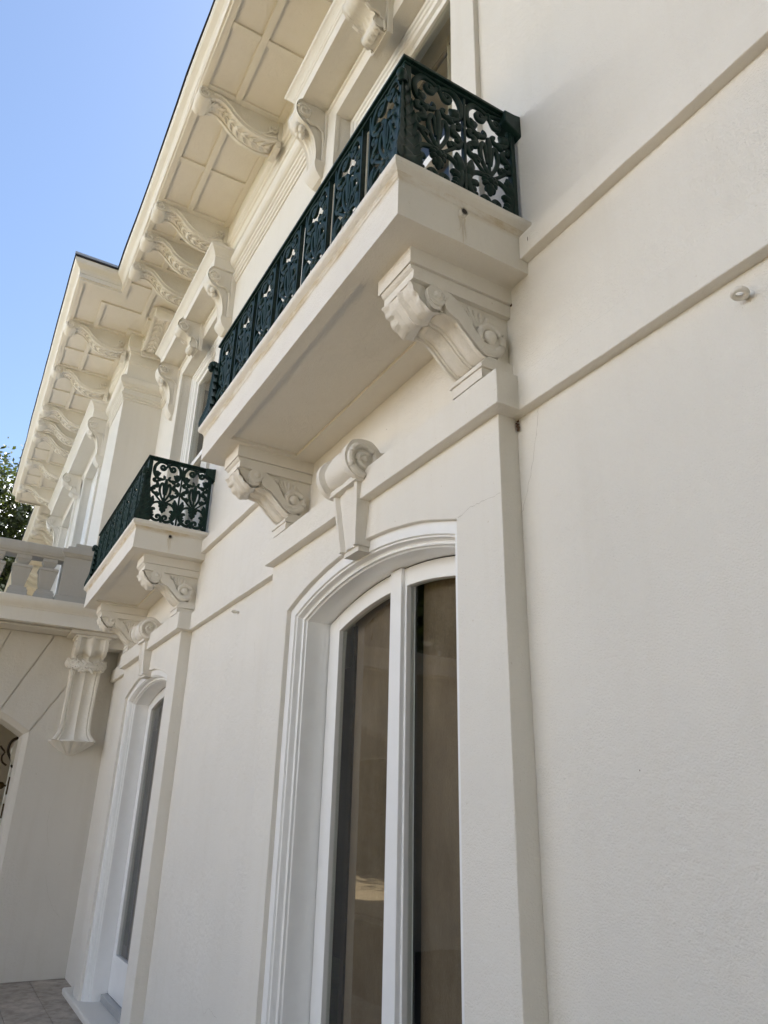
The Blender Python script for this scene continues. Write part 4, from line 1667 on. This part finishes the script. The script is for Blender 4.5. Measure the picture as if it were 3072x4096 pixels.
wy = lambda p: (p.x, 0.0012, p.y)
py_ = lambda p: (p.x, 0.0915, p.y)
sx = lambda p: (1.8005, p.x, p.y)
crack(main_wall, [(1.80, 2.585), (1.765, 2.66), (1.73, 2.76), (1.70, 2.86), (1.685, 2.95)], wy, 0.0012, 2)
crack(main_wall, [(4.40, 2.60), (4.35, 2.45), (4.38, 2.38)], wy, 0.0010, 5)
crack(main_wall, [(4.75, 0.62), (4.66, 0.55), (4.60, 0.60), (4.45, 0.58)], wy, 0.0009, 6)
crack(surr[0][0], [(2.06, 2.63), (1.98, 2.65), (1.90, 2.645), (1.803, 2.64)], py_, 0.0010, 8)
crack(pw, [(0.43, 1.60), (0.44, 1.45), (0.41, 1.30), (0.38, 1.22)], lambda p: (PX - 0.0008, p.x, p.y), 0.0013, 9)
crack(pw, [(0.36, 0.95), (0.30, 0.75), (0.22, 0.62), (0.15, 0.55)], lambda p: (PX - 0.0008, p.x, p.y), 0.0013, 10)

# small blemishes: wasp-mud in the corner under the moulding, a nail hole, a paint scratch, drip marks
random.seed(12)
bl_ = MB()
for i in range(9):
    bl_.blob((1.795 - random.uniform(0, 0.012), 0.003 + random.uniform(0, 0.008), 2.905 + 0.005 * i), (random.uniform(0.003, 0.008), 0.004, random.uniform(0.003, 0.008)), 7, 5)
bl_.obj('mud_mark', RUST, main_wall, smooth=60)
bl_ = MB()
bl_.blob((1.800, 0.002, 3.474), (0.006, 0.003, 0.007), 8, 6)
bl_.blob((1.64, 0.0415, 3.664), (0.0018, 0.001, 0.011), 6, 5)
for i in range(12):
    bl_.blob((random.uniform(0.2, 5.6), 0.0002, random.uniform(0.4, 3.5)), (random.uniform(0.0008, 0.0018), 0.001, random.uniform(0.001, 0.003)), 6, 4)
bl_.obj('paint_chip', RUST, main_wall, smooth=60)
for i in (0, 1):
    xa = 1.691 + DX * i
    st = MB()
    for q in range(3):
        y0 = 0.314 + (q - 1) * 0.012
        L = (0.10, 0.13, 0.07)[q]
        rows = []
        for e in range(9):
            t = e / 8
            yy = y0 + 0.003 * math.sin(q + t * 5)
            ww = 0.0045 * (1 - t) ** 0.6 + 0.0006
            rows.append([(xa - 0.0022, yy - ww, 3.672 - L * t), (xa - 0.0022, yy + ww, 3.672 - L * t)])
        st.grid(rows)
    st.obj('drip_mark', DRIPM, bpy.data.objects['balcony' if i == 0 else 'balcony.001'])

# ------------------------------------------------------------------ trees
def tree(name, label, base, height, rad, nleaf, leaf, seed, trunk_h=4.0):
    random.seed(seed)
    t = empty(name, label, 'tree', base)
    k = MB()
    tips = []

    def limb(p, dirv, L, r_, depth):
        pts, rr = [], []
        q = Vector(p)
        dv = Vector(dirv).normalized()
        n = 6
        for i in range(n + 1):
            pts.append(q.copy())
            rr.append(r_ * (1 - 0.6 * i / n))
            dv = (dv + Vector((random.uniform(-1, 1), random.uniform(-1, 1), random.uniform(-0.3, 0.5))) * 0.14).normalized()
            q = q + dv * (L / n)
        k.tube(pts, rr, 6 if depth else 9)
        if depth >= 3:
            tips.append((pts[-1], dv))
            tips.append((pts[3], dv))
            return
        nb = 4 if depth else 6
        for i in range(nb):
            at_ = pts[min(n, 2 + int((i + 1) / nb * (n - 2)))]
            a = random.uniform(0, 2 * PI)
            side = Vector((math.cos(a), math.sin(a), random.uniform(0.0, 0.7)))
            limb(at_, dv * 0.5 + side * 0.9, L * random.uniform(0.55, 0.75), r_ * 0.45, depth + 1)
    limb((0, 0, -0.2), (0, 0, 1), height * 0.50, height * 0.026, 0)
    k.obj('trunk', BARK, t, smooth=60)
    lf = MB()
    cl = []
    for (p, dv) in tips:
        cl.append(p)
    H = height
    for _ in range(nleaf):
        c = random.choice(cl)
        sp = rad * 0.17
        gg = lambda q: max(-1.7 * q, min(1.7 * q, random.gauss(0, q)))
        p = c + Vector((gg(sp), gg(sp), gg(sp * 0.7)))
        a = random.uniform(0, 2 * PI)
        e = random.uniform(-0.9, 0.6)
        u = Vector((math.cos(a) * math.cos(e), math.sin(a) * math.cos(e), math.sin(e)))
        vv = u.cross(Vector((random.uniform(-1, 1), random.uniform(-1, 1), random.uniform(0.2, 1)))).normalized()
        L = leaf * random.uniform(0.7, 1.3)
        lf.v += [tuple(p), tuple(p + u * L * 0.5 + vv * L * 0.24), tuple(p + u * L), tuple(p + u * L * 0.5 - vv * L * 0.24)]
        o = len(lf.v) - 4
        lf.f.append((o, o + 1, o + 2, o + 3))
    me = bpy.data.meshes.new('crown')
    me.from_pydata(lf.v, [], lf.f)
    me.materials.append(LEAF)
    o = bpy.data.objects.new('crown', me)
    COL.objects.link(o)
    o.parent = t
    return t


tree('broadleaf_tree', 'dark green broadleaf tree behind the far eaves at the left edge', (37.0, 3.0, 0), 15.6, 5.8, 120000, 0.25, 11)
gt = tree('garden_tree', 'leafy garden tree seen as a reflection in the near door glass', (18.6, 10.6, 0), 11.0, 4.5, 42000, 0.32, 21)
gt['group'] = 'garden trees facing the house'
random.seed(5)
for (x, y, sc_) in ((28.0, 14.5, 0.95), (-7.5, 11.5, 1.3), (-6.5, 7.5, 1.3), (-5.8, 3.8, 1.35), (-6.5, 0.9, 1.3), (-11.0, 6.0, 1.5)):  # those behind the camera are added to block sky light from that side
    t2 = copy_tree(gt, None, (x, y, 0), random.uniform(0, 6.28))
    t2.scale = (sc_, sc_, sc_)
    t2['label'] = 'leafy garden tree outside the picture, added for its shade and reflection'

random.seed(9)
hd = MB()  # unseen hedge, added to darken the door reflection and the lower walls
for _ in range(60000):
    hx = random.uniform(-14, 46)
    p = Vector((hx, 16.0 - 6.8 * min(1, max(0, (hx - 7) / 7)) + random.uniform(0, 2.0), random.uniform(0, 1) ** 0.8 * 3.7))
    p.z *= 0.9 + 0.18 * noise.noise(Vector((p.x * 0.4, p.y * 0.5, 0)))
    a = random.uniform(0, 2 * PI)
    u = Vector((math.cos(a), math.sin(a), random.uniform(-0.6, 0.6))) * 0.24
    v = Vector((-math.sin(a), math.cos(a), random.uniform(-0.6, 0.6))) * 0.14
    hd.v += [tuple(p - u), tuple(p + v), tuple(p + u), tuple(p - v)]
    o = len(hd.v) - 4
    hd.f.append((o, o + 1, o + 2, o + 3))
me = bpy.data.meshes.new('hedge')
me.from_pydata(hd.v, [], hd.f)
me.materials.append(LEAF)
ho = bpy.data.objects.new('hedge', me)
COL.objects.link(ho)
tag(ho, 'long dark garden hedge out of view, added to dim the lower walls and door glass', 'hedge')
